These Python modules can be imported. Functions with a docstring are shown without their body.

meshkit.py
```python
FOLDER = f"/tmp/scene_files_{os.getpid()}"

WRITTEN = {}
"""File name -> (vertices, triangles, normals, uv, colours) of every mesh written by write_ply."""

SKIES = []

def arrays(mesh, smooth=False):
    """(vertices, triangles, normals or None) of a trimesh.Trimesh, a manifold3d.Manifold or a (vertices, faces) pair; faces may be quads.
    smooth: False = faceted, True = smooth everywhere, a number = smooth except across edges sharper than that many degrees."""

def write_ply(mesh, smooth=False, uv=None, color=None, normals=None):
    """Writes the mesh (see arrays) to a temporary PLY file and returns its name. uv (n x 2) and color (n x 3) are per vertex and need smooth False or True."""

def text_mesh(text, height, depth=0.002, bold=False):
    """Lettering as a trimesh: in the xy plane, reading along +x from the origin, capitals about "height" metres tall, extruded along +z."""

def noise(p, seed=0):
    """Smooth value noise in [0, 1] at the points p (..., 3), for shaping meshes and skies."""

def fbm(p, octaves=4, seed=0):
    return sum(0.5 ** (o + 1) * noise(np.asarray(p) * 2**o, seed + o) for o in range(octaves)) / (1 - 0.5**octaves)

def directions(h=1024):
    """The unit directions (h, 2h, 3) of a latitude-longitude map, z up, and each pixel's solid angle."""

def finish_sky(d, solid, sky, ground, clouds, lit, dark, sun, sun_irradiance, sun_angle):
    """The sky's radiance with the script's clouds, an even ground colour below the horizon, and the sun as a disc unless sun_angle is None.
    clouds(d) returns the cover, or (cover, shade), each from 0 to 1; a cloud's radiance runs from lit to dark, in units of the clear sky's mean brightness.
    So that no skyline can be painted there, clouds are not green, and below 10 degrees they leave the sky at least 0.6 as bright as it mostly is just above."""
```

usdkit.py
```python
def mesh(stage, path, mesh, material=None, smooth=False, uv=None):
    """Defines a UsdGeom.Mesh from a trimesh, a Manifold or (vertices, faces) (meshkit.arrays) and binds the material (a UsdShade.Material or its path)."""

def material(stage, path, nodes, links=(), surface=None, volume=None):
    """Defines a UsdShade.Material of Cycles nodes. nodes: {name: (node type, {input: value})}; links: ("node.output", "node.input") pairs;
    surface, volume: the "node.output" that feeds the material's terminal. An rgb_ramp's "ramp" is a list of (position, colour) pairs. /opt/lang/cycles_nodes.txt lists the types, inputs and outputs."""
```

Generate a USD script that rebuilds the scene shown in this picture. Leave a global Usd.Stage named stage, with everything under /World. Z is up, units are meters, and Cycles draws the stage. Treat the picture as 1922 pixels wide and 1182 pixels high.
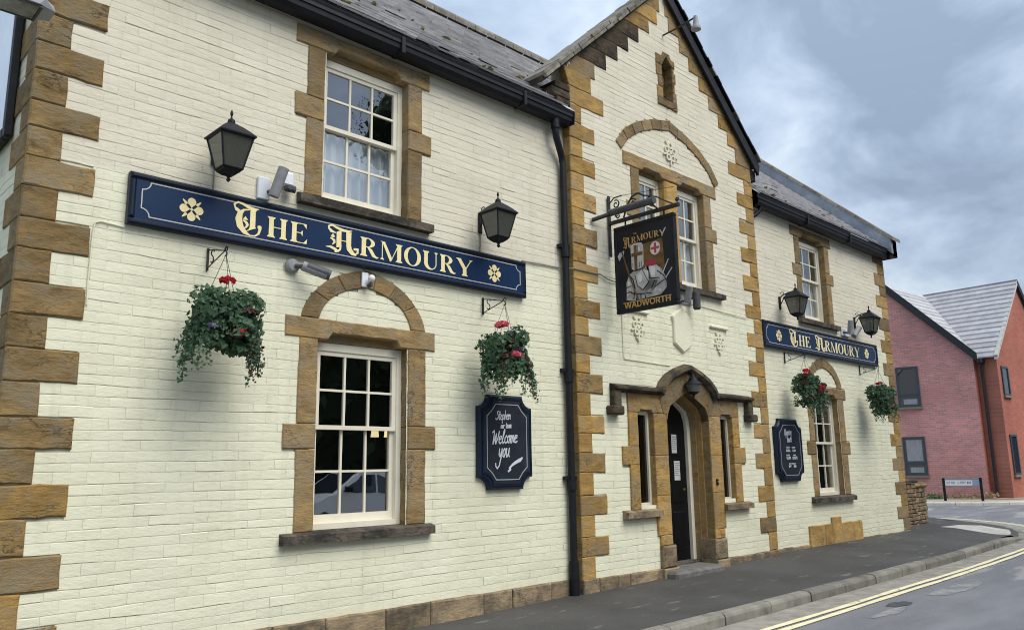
import math, numpy as np, trimesh, usdkit, meshkit
from pxr import Usd, UsdGeom, UsdLux, UsdShade, Gf, Sdf
from shapely.geometry import Polygon, LineString, Point, box as sbox
from shapely.ops import unary_union
from shapely import affinity

stage = Usd.Stage.CreateInMemory()
UsdGeom.SetStageUpAxis(stage, UsdGeom.Tokens.z)
UsdGeom.SetStageMetersPerUnit(stage, 1.0)
UsdGeom.Xform.Define(stage, '/World')
UsdGeom.Scope.Define(stage, '/World/Looks')
rng = np.random.default_rng(11)

# ---------------------------------------------------------------- camera, sky, sun
CR = np.array([0.71735633, -0.69653967, -0.01524407])
CU = np.array([-0.11879071, -0.1438421, 0.98244502])
CF = np.array([0.68650467, 0.7029523, 0.18592849])
CE = np.array([0.0, 0.0, 1.5])
cam = UsdGeom.Camera.Define(stage, '/World/camera')
cam.AddTransformOp().Set(Gf.Matrix4d(*CR, 0, *CU, 0, *(-CF), 0, *CE, 1))
cam.CreateHorizontalApertureAttr(36.0); cam.CreateVerticalApertureAttr(36.0 * 629 / 1024)
cam.CreateFocalLengthAttr(36.0 * 1505.5374 / 1922)
cam.CreateClippingRangeAttr(Gf.Vec2f(0.05, 2000))
cam.CreateExposureAttr(1.13)

SUN = np.array([0.10, -0.60, 0.80]); SUN /= np.linalg.norm(SUN)
sun_el, sun_rot = math.asin(SUN[2]), math.atan2(SUN[0], SUN[1])
SKY = 0.1
C_DARK, C_LOW, C_MID, C_LIT = (1.55, 1.95, 2.55), (1.95, 2.42, 3.1), (2.6, 3.15, 3.9), (4.0, 4.55, 5.05)
m = usdkit.material(stage, '/World/Looks/sky_air', {
    't': ('texture_coordinate', {}),
    's': ('sky_texture', {'sky_type': 'single_scattering', 'sun_disc': False, 'sun_elevation': sun_el, 'sun_rotation': sun_rot, 'altitude': 50.0}),
    'x': ('separate_xyz', {}), 'zc': ('math', {'math_type': 'maximum', 'value2': 0.0}), 'za': ('math', {'math_type': 'add', 'value2': 0.42}),
    'dx': ('math', {'math_type': 'divide'}), 'dy': ('math', {'math_type': 'divide'}), 'c': ('combine_xyz', {'z': 7.2}),
    'n': ('noise_texture', {'scale': 4.2, 'detail': 9.0, 'roughness': 0.56, 'distortion': 0.35}),
    'n2': ('noise_texture', {'scale': 1.9, 'detail': 2.0, 'roughness': 0.5}),
    'mx': ('mix_float', {'fac': 0.4}),
    'r': ('rgb_ramp', {'ramp': [(0.0, C_DARK), (0.40, C_DARK), (0.455, C_LOW), (0.515, C_MID), (0.62, C_LIT), (1.0, C_LIT)]}),
    'g': ('math', {'math_type': 'multiply_add', 'value2': 1.0, 'value3': 0.62}),
    'cg': ('vector_math', {'math_type': 'scale'}),
    'mix': ('mix_color', {'fac': 0.9, 'use_clamp': False, 'use_clamp_result': False}),
    'b': ('background_shader', {'strength': SKY})},
    [('t.generated', 'x.vector'), ('x.z', 'zc.value1'), ('zc.value', 'za.value1'), ('x.x', 'dx.value1'), ('za.value', 'dx.value2'),
     ('x.y', 'dy.value1'), ('za.value', 'dy.value2'), ('dx.value', 'c.x'), ('dy.value', 'c.y'), ('c.vector', 'n.vector'), ('c.vector', 'n2.vector'),
     ('n.fac', 'mx.a'), ('n2.fac', 'mx.b'), ('mx.result', 'r.fac'), ('zc.value', 'g.value1'), ('r.color', 'cg.vector1'), ('g.value', 'cg.scale'),
     ('s.color', 'mix.a'), ('cg.vector', 'mix.b'), ('mix.result', 'b.color')], surface='b.background')
dome = UsdLux.DomeLight.Define(stage, '/World/sky')
dome.GetPrim().SetCustomDataByKey('kind', 'structure')
dome.GetPrim().SetCustomDataByKey('label', 'blue grey overcast sky with brighter breaks in the cloud')
UsdShade.MaterialBindingAPI.Apply(dome.GetPrim()).Bind(m)
sun = UsdLux.DistantLight.Define(stage, '/World/sun')
sun.CreateNormalizeAttr(True); sun.CreateIntensityAttr(0.39); sun.CreateAngleAttr(46.0); sun.CreateColorAttr(Gf.Vec3f(1.0, 0.96, 0.89))
zax = SUN; xax = np.cross([0, 0, 1], zax); xax /= np.linalg.norm(xax); yax = np.cross(zax, xax)
sun.AddTransformOp().Set(Gf.Matrix4d(*xax, 0, *yax, 0, *zax, 0, 0, 0, 0, 1))

# ---------------------------------------------------------------- materials
def pmat(name, c1, c2, s=3.0, stretch=(1, 1, 1), c3=None, s3=1.3, t3=(0.55, 0.72), rough=0.75, bump=None, spec=0.3, var=0.0, metallic=0.0, coat=0.0, detail=5.0, hue=0.0):
    n = {'g': ('geometry', {}), 'mp': ('mapping', {'scale': stretch}),
         'n': ('noise_texture', {'scale': s, 'detail': detail, 'roughness': 0.6}),
         'r': ('rgb_ramp', {'ramp': [(0.3, c1), (0.7, c2)]}),
         'p': ('principled_bsdf', {'roughness': rough, 'specular_ior_level': spec, 'metallic': metallic, 'coat_weight': coat})}
    L = [('g.position', 'mp.vector'), ('mp.vector', 'n.vector'), ('n.fac', 'r.fac')]
    col = 'r.color'
    if c3 is not None:
        n['n3'] = ('noise_texture', {'scale': s3, 'detail': 6.0, 'roughness': 0.65})
        n['r3'] = ('rgb_ramp', {'ramp': [(t3[0], (0, 0, 0)), (t3[1], (1, 1, 1))]})
        n['m3'] = ('mix_color', {'b': c3})
        L += [('mp.vector', 'n3.vector'), ('n3.fac', 'r3.fac'), ('r3.color', 'm3.fac'), (col, 'm3.a')]
        col = 'm3.result'
    if var:
        n['o'] = ('object_info', {}); n['mv'] = ('math', {'math_type': 'multiply_add', 'value2': 2 * var, 'value3': 1 - var}); n['h'] = ('hsv', {})
        L += [('o.random', 'mv.value1'), ('mv.value', 'h.value'), (col, 'h.color')]
        if hue:
            n['wn'] = ('white_noise_texture', {'dimensions': '1D'}); n['mh'] = ('math', {'math_type': 'multiply_add', 'value2': 2 * hue, 'value3': 0.5 - hue})
            L += [('o.random', 'wn.w'), ('wn.value', 'mh.value1'), ('mh.value', 'h.hue')]
        col = 'h.color'
    L.append((col, 'p.base_color'))
    if bump:
        n['nb'] = ('noise_texture', {'scale': bump[0], 'detail': 6.0, 'roughness': 0.65}); n['b'] = ('bump', {'strength': bump[1], 'distance': bump[2]})
        L += [('mp.vector', 'nb.vector'), ('nb.fac', 'b.height'), ('b.normal', 'p.normal')]
    return usdkit.material(stage, '/World/Looks/' + name, n, L, surface='p.BSDF')

def flat(name, c, rough=0.6, spec=0.3, metallic=0.0, emit=None):
    d = {'base_color': c, 'roughness': rough, 'specular_ior_level': spec, 'metallic': metallic}
    if emit: d.update(emission_color=emit[0], emission_strength=emit[1])
    return usdkit.material(stage, '/World/Looks/' + name, {'p': ('principled_bsdf', d)}, [], surface='p.BSDF')

# painted brick: an older warm coat above, a fresher greener cream coat below the cable line, dirt streaks, soft brushed relief
PAINT = usdkit.material(stage, '/World/Looks/cream_paint', {
    'g': ('geometry', {}), 'x': ('separate_xyz', {}),
    'nz': ('noise_texture', {'scale': 2.0, 'detail': 3.0}),
    'zz': ('math', {'math_type': 'multiply_add', 'value2': 0.03}),
    'st': ('map_range', {'from_min': 3.868, 'from_max': 3.888, 'clamp': True}),
    'mixc': ('mix_color', {'a': (0.735, 0.718, 0.552), 'b': (0.68, 0.632, 0.508)}),
    'n': ('noise_texture', {'scale': 1.1, 'detail': 6.0, 'roughness': 0.65}), 'r': ('rgb_ramp', {'ramp': [(0.3, (0.93, 0.92, 0.89)), (0.65, (1.02, 1.02, 1.02))]}),
    'mul': ('mix_color', {'blend_type': 'multiply', 'fac': 1.0, 'use_clamp': False}),
    'ms': ('mapping', {'scale': (7, 7, 0.55)}), 'ns': ('noise_texture', {'scale': 1.0, 'detail': 5.0, 'roughness': 0.6}),
    'rs': ('rgb_ramp', {'ramp': [(0.55, (0, 0, 0)), (0.85, (0.35, 0.35, 0.35))]}), 'md': ('mix_color', {'b': (0.42, 0.40, 0.30)}),
    'mb': ('mapping', {'scale': (1, 1, 2.2)}), 'nb': ('noise_texture', {'scale': 17.0, 'detail': 7.0, 'roughness': 0.6}),
    'b': ('bump', {'strength': 0.6, 'distance': 0.008}),
    'p': ('principled_bsdf', {'roughness': 0.8, 'specular_ior_level': 0.18})},
    [('g.position', 'x.vector'), ('g.position', 'nz.vector'), ('nz.fac', 'zz.value1'), ('x.z', 'zz.value3'), ('zz.value', 'st.value'), ('st.result', 'mixc.fac'),
     ('g.position', 'n.vector'), ('n.fac', 'r.fac'), ('mixc.result', 'mul.a'), ('r.color', 'mul.b'),
     ('g.position', 'ms.vector'), ('ms.vector', 'ns.vector'), ('ns.fac', 'rs.fac'), ('rs.color', 'md.fac'), ('mul.result', 'md.a'), ('md.result', 'p.base_color'),
     ('g.position', 'mb.vector'), ('mb.vector', 'nb.vector'), ('nb.fac', 'b.height'), ('b.normal', 'p.normal')], surface='p.BSDF')

def stone(name, c1, c2, c3, cr=(0.03, 0.022, 0.014), band=9.0):
    return usdkit.material(stage, '/World/Looks/' + name, {
        'g': ('geometry', {}), 'o': ('object_info', {}),
        'off': ('vector_math', {'math_type': 'multiply_add', 'vector2': (1, 1, 1)}), 'oc': ('combine_xyz', {'x': 0.0, 'y': 0.0}), 'om': ('math', {'math_type': 'multiply', 'value2': 7.0}),
        'mp': ('mapping', {'scale': (1.0, 1.0, 1.0)}), 'ml': ('mapping', {'scale': (0.9, 0.9, 2.1)}),
        'n': ('noise_texture', {'scale': 4.2, 'detail': 8.0, 'roughness': 0.68}), 'r': ('rgb_ramp', {'ramp': [(0.34, c1), (0.64, c2)]}),
        'n2': ('noise_texture', {'scale': 3.4, 'detail': 8.0, 'roughness': 0.72}), 'r2': ('rgb_ramp', {'ramp': [(0.46, (0, 0, 0)), (0.60, (1, 1, 1))]}), 'm2': ('mix_color', {'b': c3}),
        'nl': ('noise_texture', {'scale': 5.5, 'detail': 8.0, 'roughness': 0.62, 'distortion': 0.5}),
        'rl': ('rgb_ramp', {'ramp': [(0.0, (0, 0, 0)), (0.482, (0, 0, 0)), (0.495, (0.8, 0.8, 0.8)), (0.508, (0, 0, 0)), (1.0, (0, 0, 0))]}),
        'nk': ('noise_texture', {'scale': 2.3, 'detail': 2.0}), 'rk': ('rgb_ramp', {'ramp': [(0.5, (0, 0, 0)), (0.66, (1, 1, 1))]}),
        'fk': ('math', {'math_type': 'multiply'}), 'mk': ('mix_color', {'b': cr}),
        'mv': ('math', {'math_type': 'multiply_add', 'value2': 0.50, 'value3': 0.78}), 'h': ('hsv', {}),
        'nb': ('noise_texture', {'scale': band * 1.6, 'detail': 8.0, 'roughness': 0.72}), 'ba': ('math', {'math_type': 'multiply_add', 'value2': -0.6}),
        'b': ('bump', {'strength': 0.8, 'distance': 0.02}),
        'p': ('principled_bsdf', {'roughness': 0.85, 'specular_ior_level': 0.2})},
        [('o.random', 'om.value1'), ('om.value', 'oc.z'), ('g.position', 'off.vector1'), ('oc.vector', 'off.vector3'), ('off.vector', 'mp.vector'), ('off.vector', 'ml.vector'),
         ('ml.vector', 'n.vector'), ('n.fac', 'r.fac'), ('mp.vector', 'n2.vector'), ('n2.fac', 'r2.fac'), ('r2.color', 'm2.fac'), ('r.color', 'm2.a'),
         ('ml.vector', 'nl.vector'), ('nl.fac', 'rl.fac'), ('mp.vector', 'nk.vector'), ('nk.fac', 'rk.fac'), ('rl.color', 'fk.value1'), ('rk.color', 'fk.value2'),
         ('m2.result', 'mk.a'), ('fk.value', 'mk.fac'), ('o.random', 'mv.value1'), ('mv.value', 'h.value'), ('mk.result', 'h.color'), ('h.color', 'p.base_color'),
         ('ml.vector', 'nb.vector'), ('fk.value', 'ba.value1'), ('nb.fac', 'ba.value3'), ('ba.value', 'b.height'), ('b.normal', 'p.normal')], surface='p.BSDF')

ST_BROWN = stone('brown_ham_stone', (0.135, 0.088, 0.036), (0.31, 0.205, 0.085), (0.21, 0.165, 0.10))
ST_OCHRE = stone('ochre_ham_stone', (0.25, 0.148, 0.044), (0.46, 0.285, 0.09), (0.30, 0.215, 0.11))
ST_TAN = stone('tan_dressed_stone', (0.155, 0.105, 0.048), (0.32, 0.215, 0.094), (0.225, 0.175, 0.11))
ST_GREY = stone('grey_weathered_stone', (0.055, 0.047, 0.037), (0.12, 0.10, 0.078), (0.03, 0.027, 0.022))
ST_DARK = stone('sooty_stone', (0.03, 0.024, 0.018), (0.10, 0.07, 0.04), (0.02, 0.017, 0.014))
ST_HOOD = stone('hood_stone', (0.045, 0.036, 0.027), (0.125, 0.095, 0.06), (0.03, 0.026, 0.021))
ST_PLINTH = stone('plinth_stone', (0.19, 0.14, 0.085), (0.33, 0.25, 0.155), (0.13, 0.105, 0.075))
SLATE = pmat('roof_slate', (0.40, 0.39, 0.395), (0.54, 0.525, 0.53), s=5.0, c3=(0.24, 0.23, 0.19), s3=3.0, t3=(0.58, 0.74), rough=0.95, spec=0.08, bump=(40, 0.5, 0.01), var=0.16, hue=0.02)
VERGE = pmat('verge_tile', (0.11, 0.10, 0.085), (0.26, 0.235, 0.20), s=9.0, c3=(0.14, 0.13, 0.055), s3=5.0, rough=0.9, bump=(30, 0.6, 0.01), var=0.3)
MOSS = pmat('moss', (0.10, 0.095, 0.03), (0.21, 0.19, 0.07), s=30, rough=1.0, bump=(60, 0.8, 0.01))
BLACK = pmat('black_iron_paint', (0.005, 0.006, 0.008), (0.012, 0.013, 0.017), s=12, rough=0.55, spec=0.25, bump=(60, 0.15, 0.004))
IRON = pmat('wrought_iron', (0.014, 0.014, 0.015), (0.03, 0.028, 0.027), s=25, rough=0.55, spec=0.4)
NAVY = pmat('navy_sign_paint', (0.005, 0.020, 0.062), (0.008, 0.028, 0.078), s=3, rough=0.42, spec=0.22)
NAVYD = pmat('navy_frame_paint', (0.003, 0.008, 0.020), (0.006, 0.014, 0.032), s=5, rough=0.45, spec=0.3)
BOARD = pmat('chalkboard', (0.008, 0.011, 0.017), (0.016, 0.020, 0.030), s=7, rough=0.6, c3=(0.022, 0.026, 0.034), s3=3)
GOLD = pmat('gold_lettering', (0.80, 0.66, 0.30), (0.90, 0.78, 0.44), s=14, rough=0.42, spec=0.5)
GOLDL = flat('pale_gilt_line', (0.50, 0.47, 0.42), 0.5)
AMBER = pmat('amber_lettering', (0.42, 0.24, 0.06), (0.62, 0.40, 0.14), s=20, rough=0.5)
CHALK = pmat('chalk', (0.45, 0.48, 0.52), (0.68, 0.70, 0.72), s=60, rough=0.9)
CHALKL = flat('chalk_line', (0.30, 0.33, 0.38), 0.8)
SASH = pmat('cream_sash_paint', (0.68, 0.63, 0.50), (0.76, 0.71, 0.58), s=6, c3=(0.6, 0.56, 0.45), s3=4, t3=(0.6, 0.85), rough=0.4, spec=0.45)
CURTAIN = usdkit.material(stage, '/World/Looks/net_curtain', {'d': ('diffuse_bsdf', {'color': (0.82, 0.85, 0.90)}), 't': ('translucent_bsdf', {'color': (0.7, 0.72, 0.76)}), 'm': ('mix_closure', {'fac': 0.3})},
    [('d.BSDF', 'm.closure1'), ('t.BSDF', 'm.closure2')], surface='m.closure')
def pane_glass(name, f0, tint, under=None):
    n = {'g': ('geometry', {}), 'n': ('noise_texture', {'scale': 3.0, 'detail': 1.0}), 'b': ('bump', {'strength': 0.06, 'distance': 0.02}),
         'd': ('vector_math', {'math_type': 'dot_product'}), 'a': ('math', {'math_type': 'absolute'}), 'i': ('math', {'math_type': 'subtract', 'value1': 1.0, 'use_clamp': True}),
         'q': ('math', {'math_type': 'power', 'value2': 5.0}), 'f': ('math', {'math_type': 'multiply_add', 'value2': 1 - f0, 'value3': f0}),
         't': ('transparent_bsdf', {'color': tint}), 'gl': ('glossy_bsdf', {'color': (1, 1, 1), 'roughness': 0.0}), 'm': ('mix_closure', {})}
    L = [('g.normal', 'd.vector1'), ('g.incoming', 'd.vector2'), ('d.value', 'a.value1'), ('a.value', 'i.value2'), ('i.value', 'q.value1'), ('q.value', 'f.value1'),
         ('g.position', 'n.vector'), ('n.fac', 'b.height'), ('b.normal', 'gl.normal'), ('f.value', 'm.fac'), ('gl.BSDF', 'm.closure2')]
    if under: n['u'] = ('diffuse_bsdf', {'color': under}); L.append(('u.BSDF', 'm.closure1'))
    else: L.append(('t.BSDF', 'm.closure1'))
    return usdkit.material(stage, '/World/Looks/' + name, n, L, surface='m.closure')
GLASS = pane_glass('window_glass', 0.30, (0.9, 0.93, 0.92)); GLASSD = pane_glass('dark_sidelight_glass', 0.05, (0.25, 0.26, 0.27))
LGLASS = usdkit.material(stage, '/World/Looks/lantern_glass', {
    'f': ('fresnel', {'IOR': 1.6}), 't': ('transparent_bsdf', {'color': (0.42, 0.42, 0.36)}), 'd': ('diffuse_bsdf', {'color': (0.13, 0.135, 0.11)}), 'm0': ('mix_closure', {'fac': 0.5}),
    'gl': ('glossy_bsdf', {'color': (1, 1, 1), 'roughness': 0.12}), 'm': ('mix_closure', {})},
    [('t.BSDF', 'm0.closure1'), ('d.BSDF', 'm0.closure2'), ('f.fac', 'm.fac'), ('m0.closure', 'm.closure1'), ('gl.BSDF', 'm.closure2')], surface='m.closure')
DARKROOM = flat('dark_interior', (0.018, 0.016, 0.014), 0.9)
LEAD = pmat('lead_flashing', (0.15, 0.18, 0.22), (0.26, 0.30, 0.35), s=2.2, rough=0.55, spec=0.5, c3=(0.36, 0.36, 0.37), s3=2.0, bump=(7, 0.3, 0.02))
WHITEP = flat('white_plastic', (0.72, 0.73, 0.75), 0.4)
GREYM = pmat('grey_metal', (0.20, 0.205, 0.21), (0.28, 0.28, 0.285), s=15, rough=0.5)
DGREY = pmat('dark_grey_plastic', (0.05, 0.052, 0.06), (0.08, 0.082, 0.09), s=15, rough=0.5)
TARMAC = usdkit.material(stage, '/World/Looks/pavement_tarmac', {
    'g': ('geometry', {}), 'n': ('noise_texture', {'scale': 0.9, 'detail': 6.0, 'roughness': 0.6}), 'r': ('rgb_ramp', {'ramp': [(0.3, (0.050, 0.048, 0.046)), (0.7, (0.085, 0.082, 0.077))]}),
    'mp': ('mapping', {'scale': (1.2, 5.0, 1)}), 'n2': ('noise_texture', {'scale': 1.6, 'detail': 4.0, 'roughness': 0.6}), 'r2': ('rgb_ramp', {'ramp': [(0.62, (0, 0, 0)), (0.68, (0.7, 0.7, 0.7))]}), 'm2': ('mix_color', {'b': (0.19, 0.18, 0.17)}),
    'v': ('voronoi_texture', {'scale': 110.0}), 'rv': ('rgb_ramp', {'ramp': [(0.0, (1.5, 1.5, 1.5)), (0.5, (0.75, 0.75, 0.75))]}), 'mu': ('mix_color', {'blend_type': 'multiply', 'fac': 0.5}),
    'b': ('bump', {'strength': 0.5, 'distance': 0.006}), 'p': ('principled_bsdf', {'roughness': 0.75, 'specular_ior_level': 0.35})},
    [('g.position', 'n.vector'), ('n.fac', 'r.fac'), ('g.position', 'mp.vector'), ('mp.vector', 'n2.vector'), ('n2.fac', 'r2.fac'), ('r2.color', 'm2.fac'), ('r.color', 'm2.a'),
     ('g.position', 'v.vector'), ('v.distance', 'rv.fac'), ('m2.result', 'mu.a'), ('rv.color', 'mu.b'), ('mu.result', 'p.base_color'), ('v.distance', 'b.height'), ('b.normal', 'p.normal')], surface='p.BSDF')
ROAD = usdkit.material(stage, '/World/Looks/road_asphalt', {
    'g': ('geometry', {}), 'mp': ('mapping', {'scale': (0.35, 1.3, 1)}), 'n': ('noise_texture', {'scale': 1.5, 'detail': 6.0, 'roughness': 0.6}), 'r': ('rgb_ramp', {'ramp': [(0.3, (0.14, 0.143, 0.155)), (0.7, (0.22, 0.222, 0.235))]}),
    'n2': ('noise_texture', {'scale': 0.75, 'detail': 5.0, 'roughness': 0.6}), 'r2': ('rgb_ramp', {'ramp': [(0.55, (0, 0, 0)), (0.60, (0.9, 0.9, 0.9))]}), 'm2': ('mix_color', {'b': (0.31, 0.30, 0.285)}),
    'n4': ('noise_texture', {'scale': 1.1, 'detail': 4.0}), 'r4': ('rgb_ramp', {'ramp': [(0.26, (0.8, 0.8, 0.8)), (0.33, (0, 0, 0))]}), 'm4': ('mix_color', {'b': (0.05, 0.05, 0.055)}),
    'v': ('voronoi_texture', {'scale': 80.0}), 'rv': ('rgb_ramp', {'ramp': [(0.0, (1.3, 1.3, 1.3)), (0.5, (0.8, 0.8, 0.8))]}), 'mu': ('mix_color', {'blend_type': 'multiply', 'fac': 0.6}),
    'b': ('bump', {'strength': 0.4, 'distance': 0.008}), 'p': ('principled_bsdf', {'roughness': 0.7, 'specular_ior_level': 0.4})},
    [('g.position', 'mp.vector'), ('mp.vector', 'n.vector'), ('n.fac', 'r.fac'), ('mp.vector', 'n2.vector'), ('n2.fac', 'r2.fac'), ('r2.color', 'm2.fac'), ('r.color', 'm2.a'),
     ('mp.vector', 'n4.vector'), ('n4.fac', 'r4.fac'), ('r4.color', 'm4.fac'), ('m2.result', 'm4.a'),
     ('g.position', 'v.vector'), ('v.distance', 'rv.fac'), ('m4.result', 'mu.a'), ('rv.color', 'mu.b'), ('mu.result', 'p.base_color'), ('v.distance', 'b.height'), ('b.normal', 'p.normal')], surface='p.BSDF')
YELLOW = pmat('worn_yellow_line', (0.68, 0.60, 0.34), (0.82, 0.77, 0.55), s=9, c3=(0.25, 0.23, 0.18), s3=7, t3=(0.58, 0.70), rough=0.75, bump=(80, 0.4, 0.004))
KERB = pmat('kerb_concrete', (0.15, 0.138, 0.115), (0.25, 0.235, 0.20), s=5, c3=(0.085, 0.08, 0.07), s3=2.2, rough=0.9, bump=(60, 0.5, 0.006), var=0.18)
PALEC = pmat('pale_concrete', (0.42, 0.41, 0.37), (0.56, 0.54, 0.49), s=4, rough=0.85, bump=(70, 0.3, 0.004), var=0.06)
GRASS = pmat('rough_grass', (0.05, 0.07, 0.025), (0.12, 0.12, 0.05), s=3, rough=1.0, bump=(20, 0.8, 0.03))
EARTH = pmat('dry_earth', (0.26, 0.21, 0.145), (0.40, 0.33, 0.24), s=6, c3=(0.14, 0.10, 0.06), s3=4, rough=1.0, bump=(25, 0.8, 0.03))
RUBBLE = pmat('rubble_stone', (0.14, 0.095, 0.055), (0.27, 0.19, 0.115), s=6, c3=(0.09, 0.07, 0.05), s3=5, rough=0.9, bump=(22, 0.7, 0.015), var=0.3)
BARK = pmat('bark', (0.05, 0.038, 0.025), (0.10, 0.08, 0.055), s=8, stretch=(3, 3, 0.5), rough=0.95, bump=(12, 0.8, 0.03))

def leafmat(name, c1, c2, c3, tr=0.25):
    return usdkit.material(stage, '/World/Looks/' + name, {
        'g': ('geometry', {}), 'r': ('rgb_ramp', {'ramp': [(0.0, c1), (0.6, c2), (1.0, c3)]}),
        'p': ('principled_bsdf', {'roughness': 0.5, 'specular_ior_level': 0.35}), 't': ('translucent_bsdf', {}), 'm': ('mix_closure', {'fac': tr})},
        [('g.random_per_island', 'r.fac'), ('r.color', 'p.base_color'), ('r.color', 't.color'), ('p.BSDF', 'm.closure1'), ('t.BSDF', 'm.closure2')], surface='m.closure')
IVY = leafmat('ivy_leaf', (0.075, 0.14, 0.075), (0.17, 0.25, 0.15), (0.46, 0.52, 0.40), 0.38)
TREELEAF = leafmat('tree_leaf', (0.025, 0.045, 0.015), (0.05, 0.085, 0.025), (0.09, 0.13, 0.04))
RED = leafmat('red_petal', (0.42, 0.012, 0.018), (0.52, 0.03, 0.04), (0.65, 0.08, 0.10), 0.15)
PINK = leafmat('pink_petal', (0.62, 0.10, 0.14), (0.70, 0.20, 0.24), (0.78, 0.35, 0.38), 0.2)
BROWNL = leafmat('bronze_leaf', (0.06, 0.025, 0.014), (0.13, 0.05, 0.025), (0.22, 0.10, 0.05), 0.2)
LILAC = leafmat('lilac_petal', (0.22, 0.20, 0.30), (0.36, 0.34, 0.46), (0.62, 0.60, 0.70), 0.2)

# ---------------------------------------------------------------- scene helpers
names = {}
def fresh(parent, name):
    k = (parent, name); i = names.get(k, 0); names[k] = i + 1
    return f'{parent}/{name}' + (f'_{i:03d}' if i else '')
def tag(prim, label=None, cat=None, group=None, kind=None):
    for k, v in (('label', label), ('category', cat), ('group', group), ('kind', kind)):
        if v: prim.SetCustomDataByKey(k, v)
    return prim
class Thing:
    def __init__(s, name, label=None, cat=None, group=None, at=(0, 0, 0), parent='/World', kind=None):
        s.path = fresh(parent, name); s.at = np.array(at, float)
        x = UsdGeom.Xform.Define(stage, s.path)
        if any(at): x.AddTranslateOp().Set(Gf.Vec3d(*map(float, at)))
        s.prim = tag(x.GetPrim(), label, cat, group, kind)
        s.world = s.at.copy()
    def add(s, name, mesh, mat, smooth=False, label=None, kind=None):
        v, f, n = meshkit.arrays(mesh, False)
        p = fresh(s.path, name)
        mm = (v - s.world, f)
        g = usdkit.mesh(stage, p, trimesh.Trimesh(mm[0], mm[1], process=False), mat, smooth=smooth)
        tag(g.GetPrim(), label, kind=kind)
        return p
    def sub(s, path, name, mesh, mat, smooth=False, kind=None, label=None):
        v, f, n = meshkit.arrays(mesh, False)
        g = usdkit.mesh(stage, fresh(path, name), trimesh.Trimesh(v - s.world, f, process=False), mat, smooth=smooth)
        tag(g.GetPrim(), label, kind=kind)
    def group(s, name):
        p = fresh(s.path, name); UsdGeom.Xform.Define(stage, p); return p
def copy(src, at, label, group=None, rot=0.0):
    base = src.prim.GetName(); p = fresh('/World', base)
    x = UsdGeom.Xform.Define(stage, p); x.AddTranslateOp().Set(Gf.Vec3d(*map(float, at)))
    stage.GetPrimAtPath(p).GetReferences().AddInternalReference(src.path)
    pr = stage.GetPrimAtPath(p)
    pr.SetInstanceable(True); pr = stage.GetPrimAtPath(p)
    cd = stage.GetPrimAtPath(src.path).GetCustomData()
    tag(pr, label, cd.get('category'), group or cd.get('group'))
def solo(name, mesh, mat, label, cat, group=None, smooth=False, kind=None):
    g = usdkit.mesh(stage, fresh('/World', name), mesh, mat, smooth=smooth)
    return tag(g.GetPrim(), label, cat, group, kind)

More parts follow.
